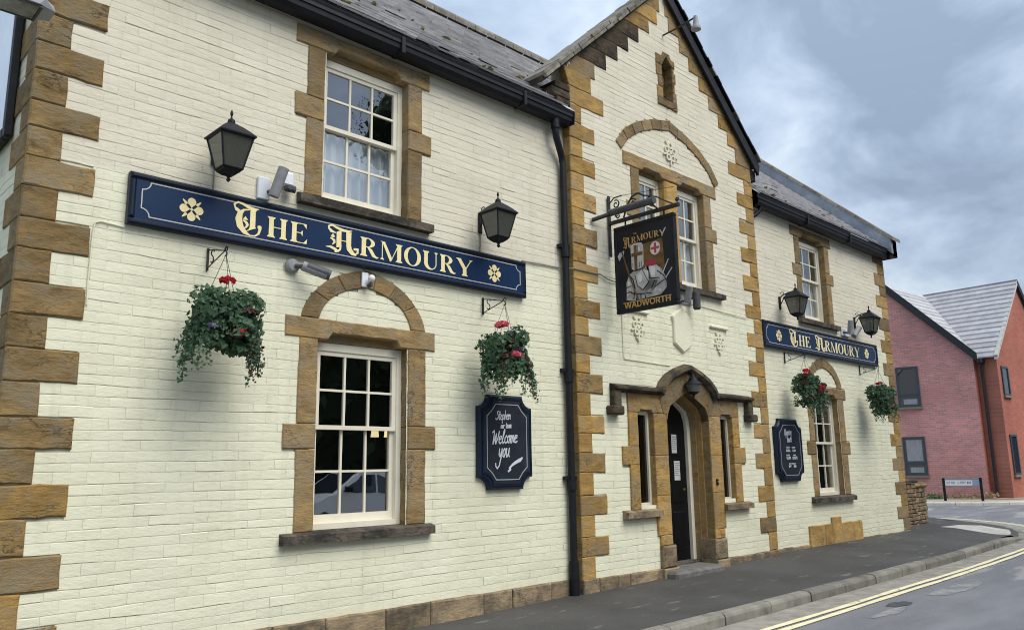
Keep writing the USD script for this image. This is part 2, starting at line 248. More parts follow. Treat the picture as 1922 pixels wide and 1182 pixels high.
def T(v, f): return trimesh.Trimesh(np.asarray(v, float), np.asarray(f, int), process=False)
def cat(ms): return trimesh.util.concatenate(list(ms))
def bx(x0, x1, y0, y1, z0, z1):
    m = trimesh.creation.box((x1 - x0, y1 - y0, z1 - z0)); m.apply_translation(((x0 + x1) / 2, (y0 + y1) / 2, (z0 + z1) / 2)); return m
def bevel_box(x0, x1, y0, y1, z0, z1, b=0.01):
    import manifold3d as mf
    pts = []
    for x in (x0, x1):
        for y in (y0, y1):
            for z in (z0, z1):
                sx, sy, sz = (1 if x == x0 else -1), (1 if y == y0 else -1), (1 if z == z0 else -1)
                pts += [(x + sx * b, y + sy * b, z), (x + sx * b, y, z + sz * b), (x, y + sy * b, z + sz * b)]
    return trimesh.convex.convex_hull(np.array(pts))
def plate(poly, yf, yb, bevel=0.0):
    """extrude an XZ polygon along Y from yf (front, nearer the street) to yb, with a bevelled front edge"""
    out = []
    for g in getattr(poly, 'geoms', [poly]):
        if g.is_empty or g.area < 1e-7: continue
        if bevel and not len(g.interiors):
            r = np.array(g.exterior.coords)[:-1]
            if not g.exterior.is_ccw: r = r[::-1]
            a = r - np.roll(r, 1, 0); b = np.roll(r, -1, 0) - r
            a /= np.linalg.norm(a, axis=1)[:, None]; b /= np.linalg.norm(b, axis=1)[:, None]
            na, nb = np.stack([-a[:, 1], a[:, 0]], 1), np.stack([-b[:, 1], b[:, 0]], 1)
            mit = na + nb; mit /= np.maximum((mit * na).sum(1), 0.35)[:, None]
            ins = r + mit * bevel
            pi = Polygon(ins)
            if pi.is_valid and pi.area > 0:
                n = len(r); v2, f2 = trimesh.creation.triangulate_polygon(pi, engine='earcut')
                from scipy.spatial import cKDTree
                idx = cKDTree(ins).query(v2)[1]
                V = np.vstack([np.c_[ins[:, 0], np.full(n, yf), ins[:, 1]], np.c_[r[:, 0], np.full(n, yf + bevel), r[:, 1]], np.c_[r[:, 0], np.full(n, yb), r[:, 1]]])
                F = [list(idx[t]) for t in f2]
                for i in range(n):
                    j = (i + 1) % n
                    for o in (0, n):
                        F += [[o + n + i, o + n + j, o + j], [o + n + i, o + j, o + i]]
                m = T(V, F); m.fix_normals() if False else None
                out.append(m); continue
        e = trimesh.creation.extrude_polygon(g, yb - yf, engine='earcut')
        v = np.array(e.vertices)
        out.append(T(np.c_[v[:, 0], yb - v[:, 2], v[:, 1]], np.array(e.faces)))
    return cat(out)
def rough(poly, j, seed, step=0.12):
    """jitter a polygon's outline a little, as hand cut stone"""
    r = np.random.default_rng(seed); c = np.array(poly.exterior.coords)[:-1]; pts = []
    for i in range(len(c)):
        a, b = c[i], c[(i + 1) % len(c)]; L = np.linalg.norm(b - a); n = max(1, int(L / step))
        for k in range(n): pts.append(a + (b - a) * (k / n) + r.uniform(-j, j, 2) * (0.5 if k == 0 else 1))
    p = Polygon(pts)
    return p if p.is_valid else poly
def tube(pts, r, n=6, closed=False):
    p = np.array(pts, float); N = len(p); rr = np.full(N, r) if np.ndim(r) == 0 else np.asarray(r, float)
    t = np.gradient(p, axis=0); t /= np.linalg.norm(t, axis=1)[:, None] + 1e-12
    up = np.array([0.13, 0.21, 0.97]) if abs(t[0] @ [0.13, 0.21, 0.97]) < 0.9 else np.array([1.0, 0.1, 0])
    V = []
    for i in range(N):
        a = np.cross(t[i], up); a /= np.linalg.norm(a); b = np.cross(a, t[i]); up = b
        for k in range(n):
            w = 2 * math.pi * k / n; V.append(p[i] + rr[i] * (math.cos(w) * a + math.sin(w) * b))
    F = []
    for i in range(N - 1):
        for k in range(n):
            a, b, c, d = i * n + k, i * n + (k + 1) % n, (i + 1) * n + k, (i + 1) * n + (k + 1) % n
            F += [[a, b, d], [a, d, c]]
    V += [p[0], p[-1]]
    for k in range(n): F += [[N * n, (k + 1) % n, k], [N * n + 1, (N - 1) * n + k, (N - 1) * n + (k + 1) % n]]
    return T(V, F)
def lathe(prof, at, n=20, sq=False):
    """revolve (r, z) pairs about a vertical axis"""
    V, F = [], []; N = len(prof)
    for r_, z_ in prof:
        for k in range(n):
            w = 2 * math.pi * (k + (0.5 if sq else 0)) / n; V.append((at[0] + r_ * math.cos(w), at[1] + r_ * math.sin(w), at[2] + z_))
    for i in range(N - 1):
        for k in range(n):
            a, b, c, d = i * n + k, i * n + (k + 1) % n, (i + 1) * n + k, (i + 1) * n + (k + 1) % n
            F += [[a, b, d], [a, d, c]]
    V += [(at[0], at[1], at[2] + prof[0][1]), (at[0], at[1], at[2] + prof[-1][1])]
    for k in range(n): F += [[N * n, (k + 1) % n, k], [N * n + 1, (N - 1) * n + k, (N - 1) * n + (k + 1) % n]]
    return T(V, F)
def cyl(a, b, r, n=12): return tube([a, b], r, n)
def stroke(pts, w, closed=False):
    """variable width pen stroke as a polygon"""
    ws = [w] * len(pts) if np.ndim(w) == 0 else list(w); parts = []
    for i in range(len(pts) - 1):
        parts.append(unary_union([Point(pts[i]).buffer(ws[i] / 2, 5), Point(pts[i + 1]).buffer(ws[i + 1] / 2, 5)]).convex_hull)
    return unary_union(parts)
def arc(cx, cy, rx, ry, a0, a1, n=14):
    return [(cx + rx * math.cos(math.radians(a0 + (a1 - a0) * i / n)), cy + ry * math.sin(math.radians(a0 + (a1 - a0) * i / n))) for i in range(n + 1)]
def screen(p):
    d = np.asarray(p, float) - CE; z = np.maximum(d @ CF, 0.05)
    return 961 + 1505.5 * (d @ CR) / z, 591 - 1505.5 * (d @ CU) / z
def split(th, name, pieces, mat_of, rest, limit=300, smooth=False):
    """the pieces that show largest become parts of their own, the others one joined part"""
    size = []
    for m_ in pieces:
        x, y = screen(m_.vertices); x0, x1, y0, y1 = max(x.min(), 0), min(x.max(), 1922), max(y.min(), 0), min(y.max(), 1182)
        size.append(max(x1 - x0, 0) * max(y1 - y0, 0))
    order = np.argsort(-np.array(size), kind='stable'); big = set(order[:limit].tolist())
    left = {}
    for i, m_ in enumerate(pieces):
        if i in big and size[i] > 0: th.add(name, m_, mat_of(i), smooth)
        else: left.setdefault(mat_of(i).GetPath().pathString, []).append(m_)
    for mp, ms in left.items(): th.add(rest, cat(ms), UsdShade.Material.Get(stage, mp), smooth, kind='stuff')

# ================================================================ SETTING
YW, YB = 6.5, 6.39          # wall plane of the wings, of the middle bay
def gz(x, y):
    wall = np.interp(x, [-6, 4, 5.5, 8, 12, 14, 30], [-0.01, 0.0, 0.01, 0.06, 0.11, 0.11, 0.09])
    t = np.clip((np.asarray(y) - 4.62) / 1.8, 0, 1)
    return (1 - t) * 0.055 + t * wall
def sheet(poly, z, size=None):
    v, f = trimesh.creation.triangulate_polygon(poly, engine='earcut')
    m_ = trimesh.Trimesh(np.c_[v, np.zeros(len(v))], f, process=True)
    if size: m_ = m_.subdivide_to_size(size, max_iter=12)
    V = np.array(m_.vertices); V[:, 2] = z(V[:, 0], V[:, 1]) if callable(z) else z
    m2 = T(V, m_.faces)
    if m2.face_normals[:, 2].mean() < 0: m2 = T(V, np.array(m_.faces)[:, ::-1])
    return m2
solo('ground', sheet(sbox(-250, -250, 350, 350), -0.075), GRASS, 'grassy open ground stretching away beyond the streets', None, kind='structure')
solo('road', sheet(Polygon([(-60, -5.5), (120, -5.5), (120, 6), (60, 7), (37, 8), (31.5, 10), (20, 26), (4, 48), (-4, 44), (14, 20), (16, 5.5), (-60, 5.5)]), -0.058), ROAD, 'worn grey asphalt street with a side street forking off to the left behind the pub', None, kind='structure')
# kerb line: straight along the street, round the corner, then up the side street
kerbline = [(-5.0, 4.46), (10.0, 4.50), (14.0, 4.53), (18.2, 4.70), (18.8, 4.76), (19.5, 4.90), (20.3, 5.12), (21.2, 5.46), (22.1, 5.98), (22.9, 6.7), (23.5, 7.5), (23.75, 8.5), (23.4, 9.7), (22.6, 10.9), (20.6, 13.5), (17.0, 18.0)]
KL = LineString(kerbline)
inner = LineString(kerbline).parallel_offset(0.125, 'left')
def pz(x, y):
    x, y = np.broadcast_arrays(np.asarray(x, float), np.asarray(y, float)); d = np.array([KL.distance(Point(a, b)) for a, b in zip(x.ravel(), y.ravel())]).reshape(x.shape)
    drop = np.clip((x - 18.1) / 0.7, 0, 1) * np.clip(1 - (d - .12) / 1.1, 0, 1)
    return gz(x, y) * (1 - drop) + drop * -0.042
pv = Polygon(list(inner.coords) + [(16.0, 17.0), (17.8, 9.5), (17.8, 6.72), (-5, 6.72)])
solo('pavement', sheet(pv.buffer(0), pz, 0.35), TARMAC, 'dark patched tarmac pavement between the pub and the kerb', None, kind='structure')
kb = Thing('kerb', 'row of weathered concrete kerb stones between dark pavement and double yellow lines', 'kerb')
ln = LineString(kerbline); L = ln.length; s_ = 0.35
k_i = 0
while s_ < L - 1.0:
    step = 0.915 if ln.interpolate(s_ + 0.5).x < 17.9 and ln.interpolate(s_ + .5).y < 4.75 else 0.46
    a, b = s_ + 0.009, s_ + step - 0.009
    n = 2 if step > 0.6 else 2
    V = []
    dz = rng.uniform(-0.004, 0.004, 2); sh = rng.uniform(-0.004, 0.004)
    for t in np.linspace(a, b, n):
        p = ln.interpolate(t); q = ln.interpolate(t + 0.01); d = np.array([q.x - p.x, q.y - p.y]); d /= np.linalg.norm(d); nn = np.array([-d[1], d[0]]); dr = float(np.clip((p.x - 17.9) / .8, 0, 1)) if p.y < 6 else 1.0
        for off, z in ((0.0 + sh, -0.2), (sh, 0.022), (0.012 + sh, 0.046), (0.034 + sh, 0.058), (0.125, 0.061), (0.125, -0.2)):
            V.append((p.x + nn[0] * off, p.y + nn[1] * off, (z + dz[0]) * (1 - dr) + dr * (-.046 + .1 * (z - .06)) if z > 0 else z))
    m_ = trimesh.convex.convex_hull(np.array(V)) if False else None
    F = []
    for k in range(6):
        k2 = (k + 1) % 6; F += [[k, 6 + k, 6 + k2], [k, 6 + k2, k2]]
    F += [[0, k + 1, k + 2] for k in range(4)] + [[6, 6 + k + 2, 6 + k + 1] for k in range(4)]
    kb.add('kerb_stone', T(V, np.array(F)[:, ::-1]), KERB); k_i += 1
    s_ += step
gi, go = LineString(kerbline).parallel_offset(0.004, 'right'), LineString(kerbline).parallel_offset(0.36, 'right')
solo('gutter_channel', sheet(Polygon(list(gi.coords) + list(go.coords)[::-1]).buffer(0), -0.0535), pmat('gritty_channel', (0.20, 0.185, 0.155), (0.33, 0.31, 0.265), s=6, c3=(0.15, 0.145, 0.13), s3=2.5, rough=.9, bump=(90, .5, .005)), 'gritty pale channel between the kerb stones and the double yellow lines', None, kind='structure')
# double yellow lines, slightly wavering
base = KL
for i, off in enumerate((0.395, 0.52)):
    c = base.parallel_offset(off, 'right'); Lc = c.length; pts = []
    for t in np.arange(0, Lc, 0.22):
        p = c.interpolate(t); q = c.interpolate(min(t + 0.02, Lc)); d = np.array([q.x - p.x, q.y - p.y]); d /= np.linalg.norm(d) + 1e-9
        w = 0.038 + 0.004 * math.sin(t * 5 + i * 2) + rng.uniform(-0.002, 0.002); j = 0.006 * math.sin(t * 1.7 + i)
        nn = np.array([-d[1], d[0]]); pts.append(((p.x, p.y) + nn * (j + w), (p.x, p.y) + nn * (j - w)))
    V = np.array([np.r_[q, -0.0495] for pr in pts for q in pr]); n = len(pts)
    F = [f for k in range(n - 1) for f in ([2 * k, 2 * k + 1, 2 * k + 3], [2 * k, 2 * k + 3, 2 * k + 2])]
    solo('yellow_line', T(V, F), YELLOW, ['inner yellow no parking line, next to the kerb and gutter', 'outer yellow no parking line, on the side of the open road'][i], 'road marking', 'double yellow lines painted along the kerb')
# paler concrete slabs at the corner crossing
SLABC = pmat('worn_pale_slab', (0.32, 0.305, 0.27), (0.50, 0.48, 0.43), s=3, c3=(0.16, 0.155, 0.145), s3=2.5, rough=0.9, bump=(70, 0.4, 0.004), var=0.08)
pc = Thing('dropped_crossing', 'pale concrete slabs at the pavement corner beside the kerb end', 'paving', at=(19.6, 5.6, 0.09))
cor = [Polygon([(18.7, 5.0), (19.25, 5.1), (19.35, 6.25), (18.8, 6.32)]), Polygon([(19.25, 5.1), (19.85, 5.25), (19.95, 6.16), (19.35, 6.25)]), Polygon([(19.85, 5.25), (20.5, 5.45), (20.6, 6.05), (19.95, 6.16)])]
for g in cor:
    v, f = trimesh.creation.triangulate_polygon(g.buffer(-0.015), engine='earcut')
    e = trimesh.creation.extrude_polygon(g.buffer(-0.012), 0.05, engine='earcut').subdivide_to_size(0.3); V = np.array(e.vertices); V[:, 2] += pz(V[:, 0], V[:, 1]) - 0.040
    pc.add('concrete_slab', T(V, e.faces), SLABC)

# ================================================================ THE PUB
pub = Thing('public_house', 'two storey cream painted brick pub with ochre stone quoins and a tall gabled middle bay', 'pub')
XL, XBL, XBR, XR = 1.36, 7.32, 11.90, 17.62
def R(x0, x1, z0, z1): return sbox(x0, z0, x1, z1)
stones = []                                                        # every dressing that covers brick
def dress(name, poly, mat, yf, yb=None, seed=0, j=0.004, bev=0.008, cover=True):
    p = rough(poly, j * 1.4, seed, 0.09) if j else poly; bev *= 1.25
    pub.add(name, plate(p, yf, yb if yb else yf + 0.09, bev), mat, smooth=20)
    if cover: stones.append(poly.buffer(-0.012))

rs = np.random.default_rng(5)
sd = [100]
def nxt(): sd[0] += 1; return sd[0]
def one(mats): return mats[int(rs.integers(len(mats)))]
# quoins of the left corner (front and return faces in one L-shaped stone each)
zb = [0.215, 0.455, 0.70, 0.94, 1.195, 1.43, 1.675, 1.90, 2.15, 2.39, 2.635, 2.87, 3.12, 3.35, 3.59, 3.82, 4.05, 4.26, 4.51, 4.74, 4.985, 5.22, 5.46, 5.72]
for i in range(len(zb) - 1):
    z0, z1 = zb[i] + 0.002, zb[i + 1] - 0.002; lng = i % 2 == 0
    xr = (1.825 if lng else 1.585) + rs.uniform(-0.008, 0.008)
    dress('quoin_stone', R(XL - 0.018, xr, z0, z1), one([ST_BROWN, ST_BROWN, ST_OCHRE] if z0 < 2 else [ST_BROWN]), YW - 0.020 - rs.uniform(0, 0.005), YW + 0.02, nxt(), 0.005, 0.009)
    ye = YW + (0.24 if lng else 0.47)
    e = plate(rough(R(YW + 0.021, ye, z0, z1), 0.005, nxt()), 0.0, 0.1, 0.008); V = np.array(e.vertices)
    pub.add('quoin_stone', T(np.c_[XL - 0.018 + V[:, 1], V[:, 0], V[:, 2]], np.array(e.faces)[:, ::-1]), ST_BROWN, smooth=20)
# bay quoins
Lz = [(0.455, 0.675), (0.92, 1.15), (1.42, 1.65), (1.885, 2.1), (2.37, 2.61), (2.85, 3.08), (3.31, 3.54), (3.775, 4.0), (4.24, 4.48), (4.71, 4.94), (5.18, 5.40), (5.65, 5.87), (6.12, 6.36)]
for side in (0, 1):
    allz = []; prev = 0.19
    for a, b in Lz: allz += [(prev, a, 0), (a, b, 1)]; prev = b
    for z0, z1, lng in allz:
        w = (0.475 if lng else 0.235) + rs.uniform(-0.012, 0.012)
        if z0 > 6.0: w = 0.70 if lng else w
        r_ = R(XBL - 0.012, XBL + w, z0 + .002, z1 - .002) if side == 0 else R(XBR - w, XBR + 0.012, z0 + .002, z1 - .002)
        dress('quoin_stone', r_, one([ST_OCHRE] * 6 + [ST_TAN]), YB - 0.016 - rs.uniform(0, 0.005), YB + 0.1, nxt(), 0.005, 0.008)
# right corner quoins
zr = [0.12, 0.36, 0.60, 0.83, 1.07, 1.31, 1.56, 1.80, 2.05, 2.29, 2.54, 2.79, 3.03, 3.25, 3.51, 3.73, 4.0, 4.21, 4.47, 4.70, 4.96, 5.17, 5.44, 5.67, 5.9]
for i in range(len(zr) - 1):
    lng = i % 2 == 1
    w = (0.54 if lng else 0.31) + rs.uniform(-0.015, 0.015)
    dress('quoin_stone', R(XR - w, XR + 0.012, zr[i] + .002, zr[i + 1] - .002), one([ST_TAN, ST_OCHRE, ST_BROWN]), YW - 0.018, YW + 0.45, nxt(), 0.005, 0.008)
# stepped stones under the gable verges
for dx_z in ([(7.77, 6.36, 6.62), (7.86, 6.60, 6.84), (8.11, 6.83, 7.08), (8.38, 7.07, 7.32), (8.64, 7.31, 7.56), (8.90, 7.55, 7.80), (9.17, 7.80, 8.04), (9.39, 8.03, 8.28), (9.47, 8.27, 8.5)],):
    for k, (x, z0, z1) in enumerate(dx_z):
        xl = max(9.57 - (8.74 - z0) / 0.9, XBL)
        x2 = 9.57 - (8.74 - z1) / 0.9
        dress('gable_stone', Polygon([(xl, z0 + .003), (x, z0 + .003), (x, z1 - .003), (min(x2, x - .03), z1 - .003)]), [ST_OCHRE, ST_TAN, ST_DARK, ST_DARK, ST_DARK, ST_DARK, ST_OCHRE, ST_OCHRE, ST_TAN][k], YB - 0.02, YB + 0.08, nxt(), 0.004, 0.006)
for k, (x, z0, z1) in enumerate([(11.45, 6.36, 6.63), (11.23, 6.62, 6.86), (10.98, 6.85, 7.09), (10.715, 7.08, 7.32), (10.46, 7.32, 7.56), (10.2, 7.56, 7.80), (9.955, 7.79, 8.05), (9.69, 8.04, 8.28), (9.61, 8.27, 8.5)]):
    xr = min(9.57 + (8.74 - z0) / 0.9, XBR); x2 = 9.57 + (8.74 - z1) / 0.9
    dress('gable_stone', Polygon([(x, z0 + .003), (xr, z0 + .003), (max(x2, x + .03), z1 - .003), (x, z1 - .003)]), one([ST_OCHRE, ST_TAN]), YB - 0.02, YB + 0.08, nxt(), 0.004, 0.006)

# -------- openings
SPACE = []                                                          # holes through the wall
def jambs(x0, x1, w, z0, z1, earz, earw, y, mat, right=True):
    for s, (xa, xb) in ((-1, (x0 - w[0], x0)), (1, (x1, x1 + w[1]))):
        xe = xa - earw if s < 0 else xb + earw
        lo, hi = min(xa, xb), max(xa, xb)
        for za, zc, ear in ((z0, earz[0], 0), (earz[0], earz[1], 1), (earz[1], z1, 0)):
            a, b = (min(lo, xe), max(hi, xe)) if ear else (lo, hi)
            dress('jamb_stone', R(a, b, za + .002, zc - .002), mat[1] if ear else mat[0], y - (0.022 if ear else 0.02), y + 0.22, nxt(), 0.003, 0.008)
def lintel(x0, x1, ox0, ox1, z0, z1, y, mat, notch=True, n=2):
    h = 0.065
    p = Polygon([(x0, z0), (ox0 + .0, z0), (ox0 + 0.10, z0), (ox0 + 0.15, z0 + h), (ox1 - 0.15, z0 + h), (ox1 - 0.10, z0), (x1, z0), (x1, z1), (x0, z1)])
    dress('lintel', p, mat, y - 0.024, y + 0.22, nxt(), 0.003, 0.008)
    pub.add('lintel_soffit', bx(ox0 + .02, ox1 - .02, y + .085, y + .215, z0 - .006, z0 + h + .05), mat)
def sill(x0, x1, z0, z1, y, mat, proud=0.085):
    V = []
    for x in (x0, x1): V += [(x, y - proud, z0), (x, y - proud, z1 - 0.022), (x, y - 0.012, z1), (x, y + 0.25, z1 + 0.01), (x, y + 0.25, z0), (x, y - proud + .03, z0 - .0)]
    F = []
    for k in range(6): k2 = (k + 1) % 6; F += [[k, k2, 6 + k2], [k, 6 + k2, 6 + k]]
    F += [[0, k + 2, k + 1] for k in range(4)] + [[6, 6 + k + 1, 6 + k + 2] for k in range(4)]
    pub.add('window_sill', T(V, F), mat); stones.append(R(x0, x1, z0, z1).buffer(-0.012))
def arch_prof(pts, cx, zs, n=24):
    p = sorted(pts); xs = np.array([a for a, b in p]); zs_ = np.array([b for a, b in p])
    from scipy.interpolate import PchipInterpolator
    return [(cx + d, zs + float(h)) for d, h in zip(xs, zs_)], xs, zs_
def arch_ring(cx, zs, outer, inner_, joints, y, mats, name='arch_stone', bev=0.007, yb=0.1):
    """outer/inner_: half profiles [(dx, dz)] from springing to crown; joints: fractions along the half"""
    def half(prof, t):
        p = np.array(prof); d = np.r_[0, np.cumsum(np.linalg.norm(np.diff(p, axis=0), axis=1))]; d /= d[-1]
        return np.array([np.interp(t, d, p[:, 0]), np.interp(t, d, p[:, 1])])
    for s in (-1, 1):
        for a, b in zip(joints[:-1], joints[1:]):
            ts = np.linspace(a + 0.003, b - 0.003, 5)
            o = [half(outer, t) for t in ts]; i_ = [half(inner_, t) for t in ts[::-1]]
            p = Polygon([(cx + s * q[0], zs + q[1]) for q in o + i_])
            pub.add(name, plate(p, y, y + yb, bev), one(mats), smooth=20); stones.append(p.buffer(-0.012))
LWO = [(0.715, 0), (0.69, 0.10), (0.63, 0.20), (0.55, 0.29), (0.44, 0.385), (0.30, 0.455), (0.15, 0.505), (0.0, 0.53)]
LWI = [(0.53, 0), (0.505, 0.08), (0.45, 0.165), (0.37, 0.235), (0.28, 0.285), (0.17, 0.325), (0.08, 0.345), (0.0, 0.36)]
def wing_windows(dx, dz, wj):
    cx = 4.335 + dx
    # upper window
    SPACE.append(R(cx - 0.56, cx + 0.55, 4.0, 5.69)); stones.append(R(cx - 0.5, cx + 0.5, 4.03, 5.66))
    lintel(3.50 + dx, 5.12 + dx, 3.82 + dx, 4.835 + dx, 5.565, 5.745, YW, ST_TAN)
    jambs(3.82 + dx, 4.835 + dx, (0.19, 0.185), 4.05, 5.565, (4.82, 5.04), 0.125, YW, (ST_TAN, ST_TAN))
    sill(3.56 + dx, 5.13 + dx, 3.945, 4.05, YW, ST_GREY, 0.09)
    # lower window with a blind arch above
    cx2 = 4.36 + dx
    SPACE.append(R(3.77 + dx, 4.91 + dx, 0.92 + dz, 2.82 + dz)); stones.append(R(3.83 + dx, 4.85 + dx, 0.95 + dz, 2.79 + dz))
    lintel(3.49 + dx, 5.20 + dx, 3.83 + dx, 4.86 + dx, 2.69 + dz, 2.88 + dz, YW, ST_TAN)
    jambs(3.83 + dx, 4.86 + dx, (0.195, 0.225), 0.965 + dz, 2.69 + dz, (1.685 + dz, 1.91 + dz), 0.13, YW, (ST_TAN, ST_TAN))
    sill(3.51 + dx, 5.16 + dx, 0.868 + dz, 0.965 + dz, YW, ST_GREY, 0.085)
    arch_ring(cx2, 2.882 + dz, LWO, LWI, [0, 0.30, 0.62, 0.90, 1.0], YW - 0.022, [ST_TAN])
wing_windows(0.0, 0.0, 0)
wing_windows(9.89, -0.05, 0)
# bay upper pair
cb = 9.58
SPACE += [R(8.70, 10.43, 4.0, 5.66)]; stones.append(R(8.75, 10.38, 4.05, 5.7))
p = Polygon([(8.40, 5.57), (8.82, 5.57), (8.87, 5.625), (9.24, 5.625), (9.29, 5.57), (9.77, 5.57), (9.82, 5.625), (10.25, 5.625), (10.30, 5.57), (10.74, 5.57), (10.74, 5.765), (8.40, 5.765)])
dress('lintel', p, ST_TAN, YB - 0.024, YB + 0.22, nxt(), 0.003, 0.008)
jambs(8.75, 10.38, (0.19, 0.20), 4.05, 5.57, (4.84, 5.06), 0.12, YB, (ST_TAN, ST_TAN))
pub.add('lintel_soffit', bx(8.77, 9.35, YB + .085, YB + .215, 5.562, 5.67), ST_TAN); pub.add('lintel_soffit', bx(9.71, 10.36, YB + .085, YB + .215, 5.562, 5.67), ST_TAN)
dress('mullion', R(9.37, 9.69, 4.05, 5.57), ST_OCHRE, YB - 0.02, YB + 0.22, nxt(), 0.003, 0.02)
sill(8.42, 10.74, 3.955, 4.05, YB, ST_GREY, 0.09)
BO = [(1.30, 0.0), (1.10, 0.24), (0.80, 0.43), (0.45, 0.57), (0.0, 0.68)]
BI = [(1.18, -0.09), (1.0, 0.12), (0.74, 0.29), (0.42, 0.42), (0.0, 0.52)]
arch_ring(9.555, 5.855, BO, BI, [0, 0.17, 0.34, 0.51, 0.68, 0.85, 1.0], YB - 0.024, [ST_TAN, ST_TAN, ST_BROWN])
# slit window in the gable: toothed stones round a pointed niche
for (x0, x1, z0, z1) in [(9.31, 9.45, 6.86, 7.04), (9.345, 9.45, 7.04, 7.22), (9.31, 9.45, 7.22, 7.40), (9.71, 9.80, 6.86, 7.04), (9.71, 9.765, 7.04, 7.2), (9.71, 9.80, 7.2, 7.36), (9.71, 9.76, 7.36, 7.44)]:
    dress('slit_window_stone', R(x0, x1, z0 + .002, z1 - .002), ST_BROWN, YB - 0.022, YB + 0.12, nxt(), 0.004, 0.006)
dress('slit_window_stone', R(9.31, 9.80, 6.745, 6.858), ST_BROWN, YB - 0.03, YB + 0.12, nxt(), 0.004, 0.006)
dress('slit_window_stone', Polygon([(9.31, 7.402), (9.45, 7.402), (9.578, 7.575), (9.71, 7.442), (9.79, 7.442), (9.79, 7.56), (9.70, 7.57), (9.66, 7.64), (9.50, 7.64), (9.47, 7.56), (9.31, 7.56)]), ST_BROWN, YB - 0.022, YB + 0.12, nxt(), 0.003, 0.006)
niche = Polygon([(9.45, 6.858), (9.71, 6.858), (9.71, 7.442), (9.578, 7.575), (9.45, 7.402)])
SPACE.append(niche.buffer(.03)); stones.append(niche)
for z0, z1 in ((6.86, 7.02), (7.02, 7.2), (7.2, 7.38), (7.38, 7.6)):
    pub.add('niche_stone', bevel_box(9.44, 9.73, YB + 0.13, YB + 0.2, z0 + .003, z1 - .003, 0.006), ST_BROWN)

# -------- doorway
def tudor(cx, h, zs, rise, n=6):
    return [(cx - h, zs)] + [(cx - h + h * 0.32 * (1 - math.cos(math.radians(a))), zs + rise * 0.62 * math.sin(math.radians(a))) for a in (30, 60, 80)] + [(cx, zs + rise)] + [(cx + h - h * 0.32 * (1 - math.cos(math.radians(a))), zs + rise * 0.62 * math.sin(math.radians(a))) for a in (80, 60, 30)] + [(cx + h, zs)]
cd = 9.615
def doorhole(h, dz=0.0): return Polygon([(cd - h, 0.0)] + tudor(cd, h, 2.03 + dz, 0.47) + [(cd + h, 0.0)])
SPACE += [R(8.41, 8.86, 0.92, 2.3), R(10.38, 10.83, 0.92, 2.3), Polygon([(cd - 0.56, 0.0)] + tudor(cd, 0.56, 2.03, 0.52) + [(cd + 0.56, 0.0)])]
fr = unary_union([R(8.27, 10.97, 0.945, 2.42), R(8.85, 10.37, 0.18, 2.42), Polygon([(8.93, 2.40), (9.05, 2.58), (9.3, 2.72), (9.615, 2.79), (9.93, 2.72), (10.2, 2.58), (10.32, 2.40)])])
stones.append(fr.buffer(-0.012))
YD = YB - 0.035
dh = doorhole(0.515)
def dpart(name, poly, mat, y=YD, yb=None, bev=0.008, j=0.003): 
    pub.add(name, plate(rough(poly, j, nxt()) if j else poly, y, yb or YB + 0.2, bev), mat, smooth=20)
for s in (-1, 1):
    mx = lambda x0, x1, z0, z1: R(x0, x1, z0, z1) if s < 0 else R(2 * cd - x1, 2 * cd - x0, z0, z1)
    dpart('jamb_stone', mx(8.27, 8.46, 0.945, 1.50), ST_OCHRE); dpart('jamb_stone', mx(8.13, 8.46, 1.503, 1.737), ST_OCHRE); dpart('jamb_stone', mx(8.27, 8.46, 1.74, 2.17), ST_OCHRE)
    stones.append(mx(8.13, 8.46, 1.5, 1.74).buffer(-.012))
    dpart('head_stone', Polygon([(x if s < 0 else 2 * cd - x, z) for x, z in [(8.27, 2.173), (8.49, 2.173), (8.52, 2.21), (8.76, 2.21), (8.79, 2.173), (9.09, 2.173), (9.05, 2.42), (8.27, 2.42)]]), ST_BROWN)
    for z0, z1 in ((0.60, 1.10), (1.103, 1.62), (1.623, 2.17)): dpart('pier_stone', mx(8.80, 9.098, z0, z1), ST_OCHRE, YD - 0.004)
    dpart('pier_stone', mx(8.845, 9.098, 0.47, 0.597), ST_OCHRE, YD - 0.006)
    dpart('plinth_stone', mx(8.84, 9.14, 0.19, 0.467), ST_PLINTH, YD - 0.035, None, 0.02); dpart('plinth_stone', mx(8.83, 9.15, -0.05, 0.187), ST_PLINTH, YD - 0.05, None, 0.012)
    sl = mx(8.10, 8.835, 0.85, 0.945); b_ = sl.bounds
    sill(b_[0], b_[2], b_[1], b_[3], YB, ST_PLINTH, 0.10)
# arch ring of the doorway (two stones) and three moulded orders inside
ringo = Polygon([(9.05, 2.10), (8.93, 2.42), (9.06, 2.57), (9.3, 2.71), (9.615, 2.785), (9.93, 2.71), (10.17, 2.57), (10.30, 2.42), (10.18, 2.10)])
for s in (-1, 1):
    h_ = ringo.difference(dh).intersection(R(8, cd - 0.002, 1.9, 3) if s < 0 else R(cd + 0.002, 11, 1.9, 3)).difference(R(8.7, 9.1, 1.9, 2.175)).difference(R(2 * cd - 9.1, 2 * cd - 8.7, 1.9, 2.175))
    g = max(getattr(h_, 'geoms', [h_]), key=lambda q: q.area)
    pub.add('arch_stone', plate(g, YD - 0.006, YB + 0.2, 0.006), ST_BROWN, smooth=20)
for k, (h, y0, y1) in enumerate(((0.515, YB - 0.02, YB + 0.09), (0.497, YB + 0.09, YB + 0.18), (0.48, YB + 0.18, YB + 0.27))):
    o = R(cd - 0.63, cd + 0.63, 0.02, 2.62)
    pub.add('arch_moulding', plate(o.difference(doorhole(h, -0.012 * k)), y0, y1), [ST_BROWN, ST_OCHRE, ST_BROWN][k], smooth=20)
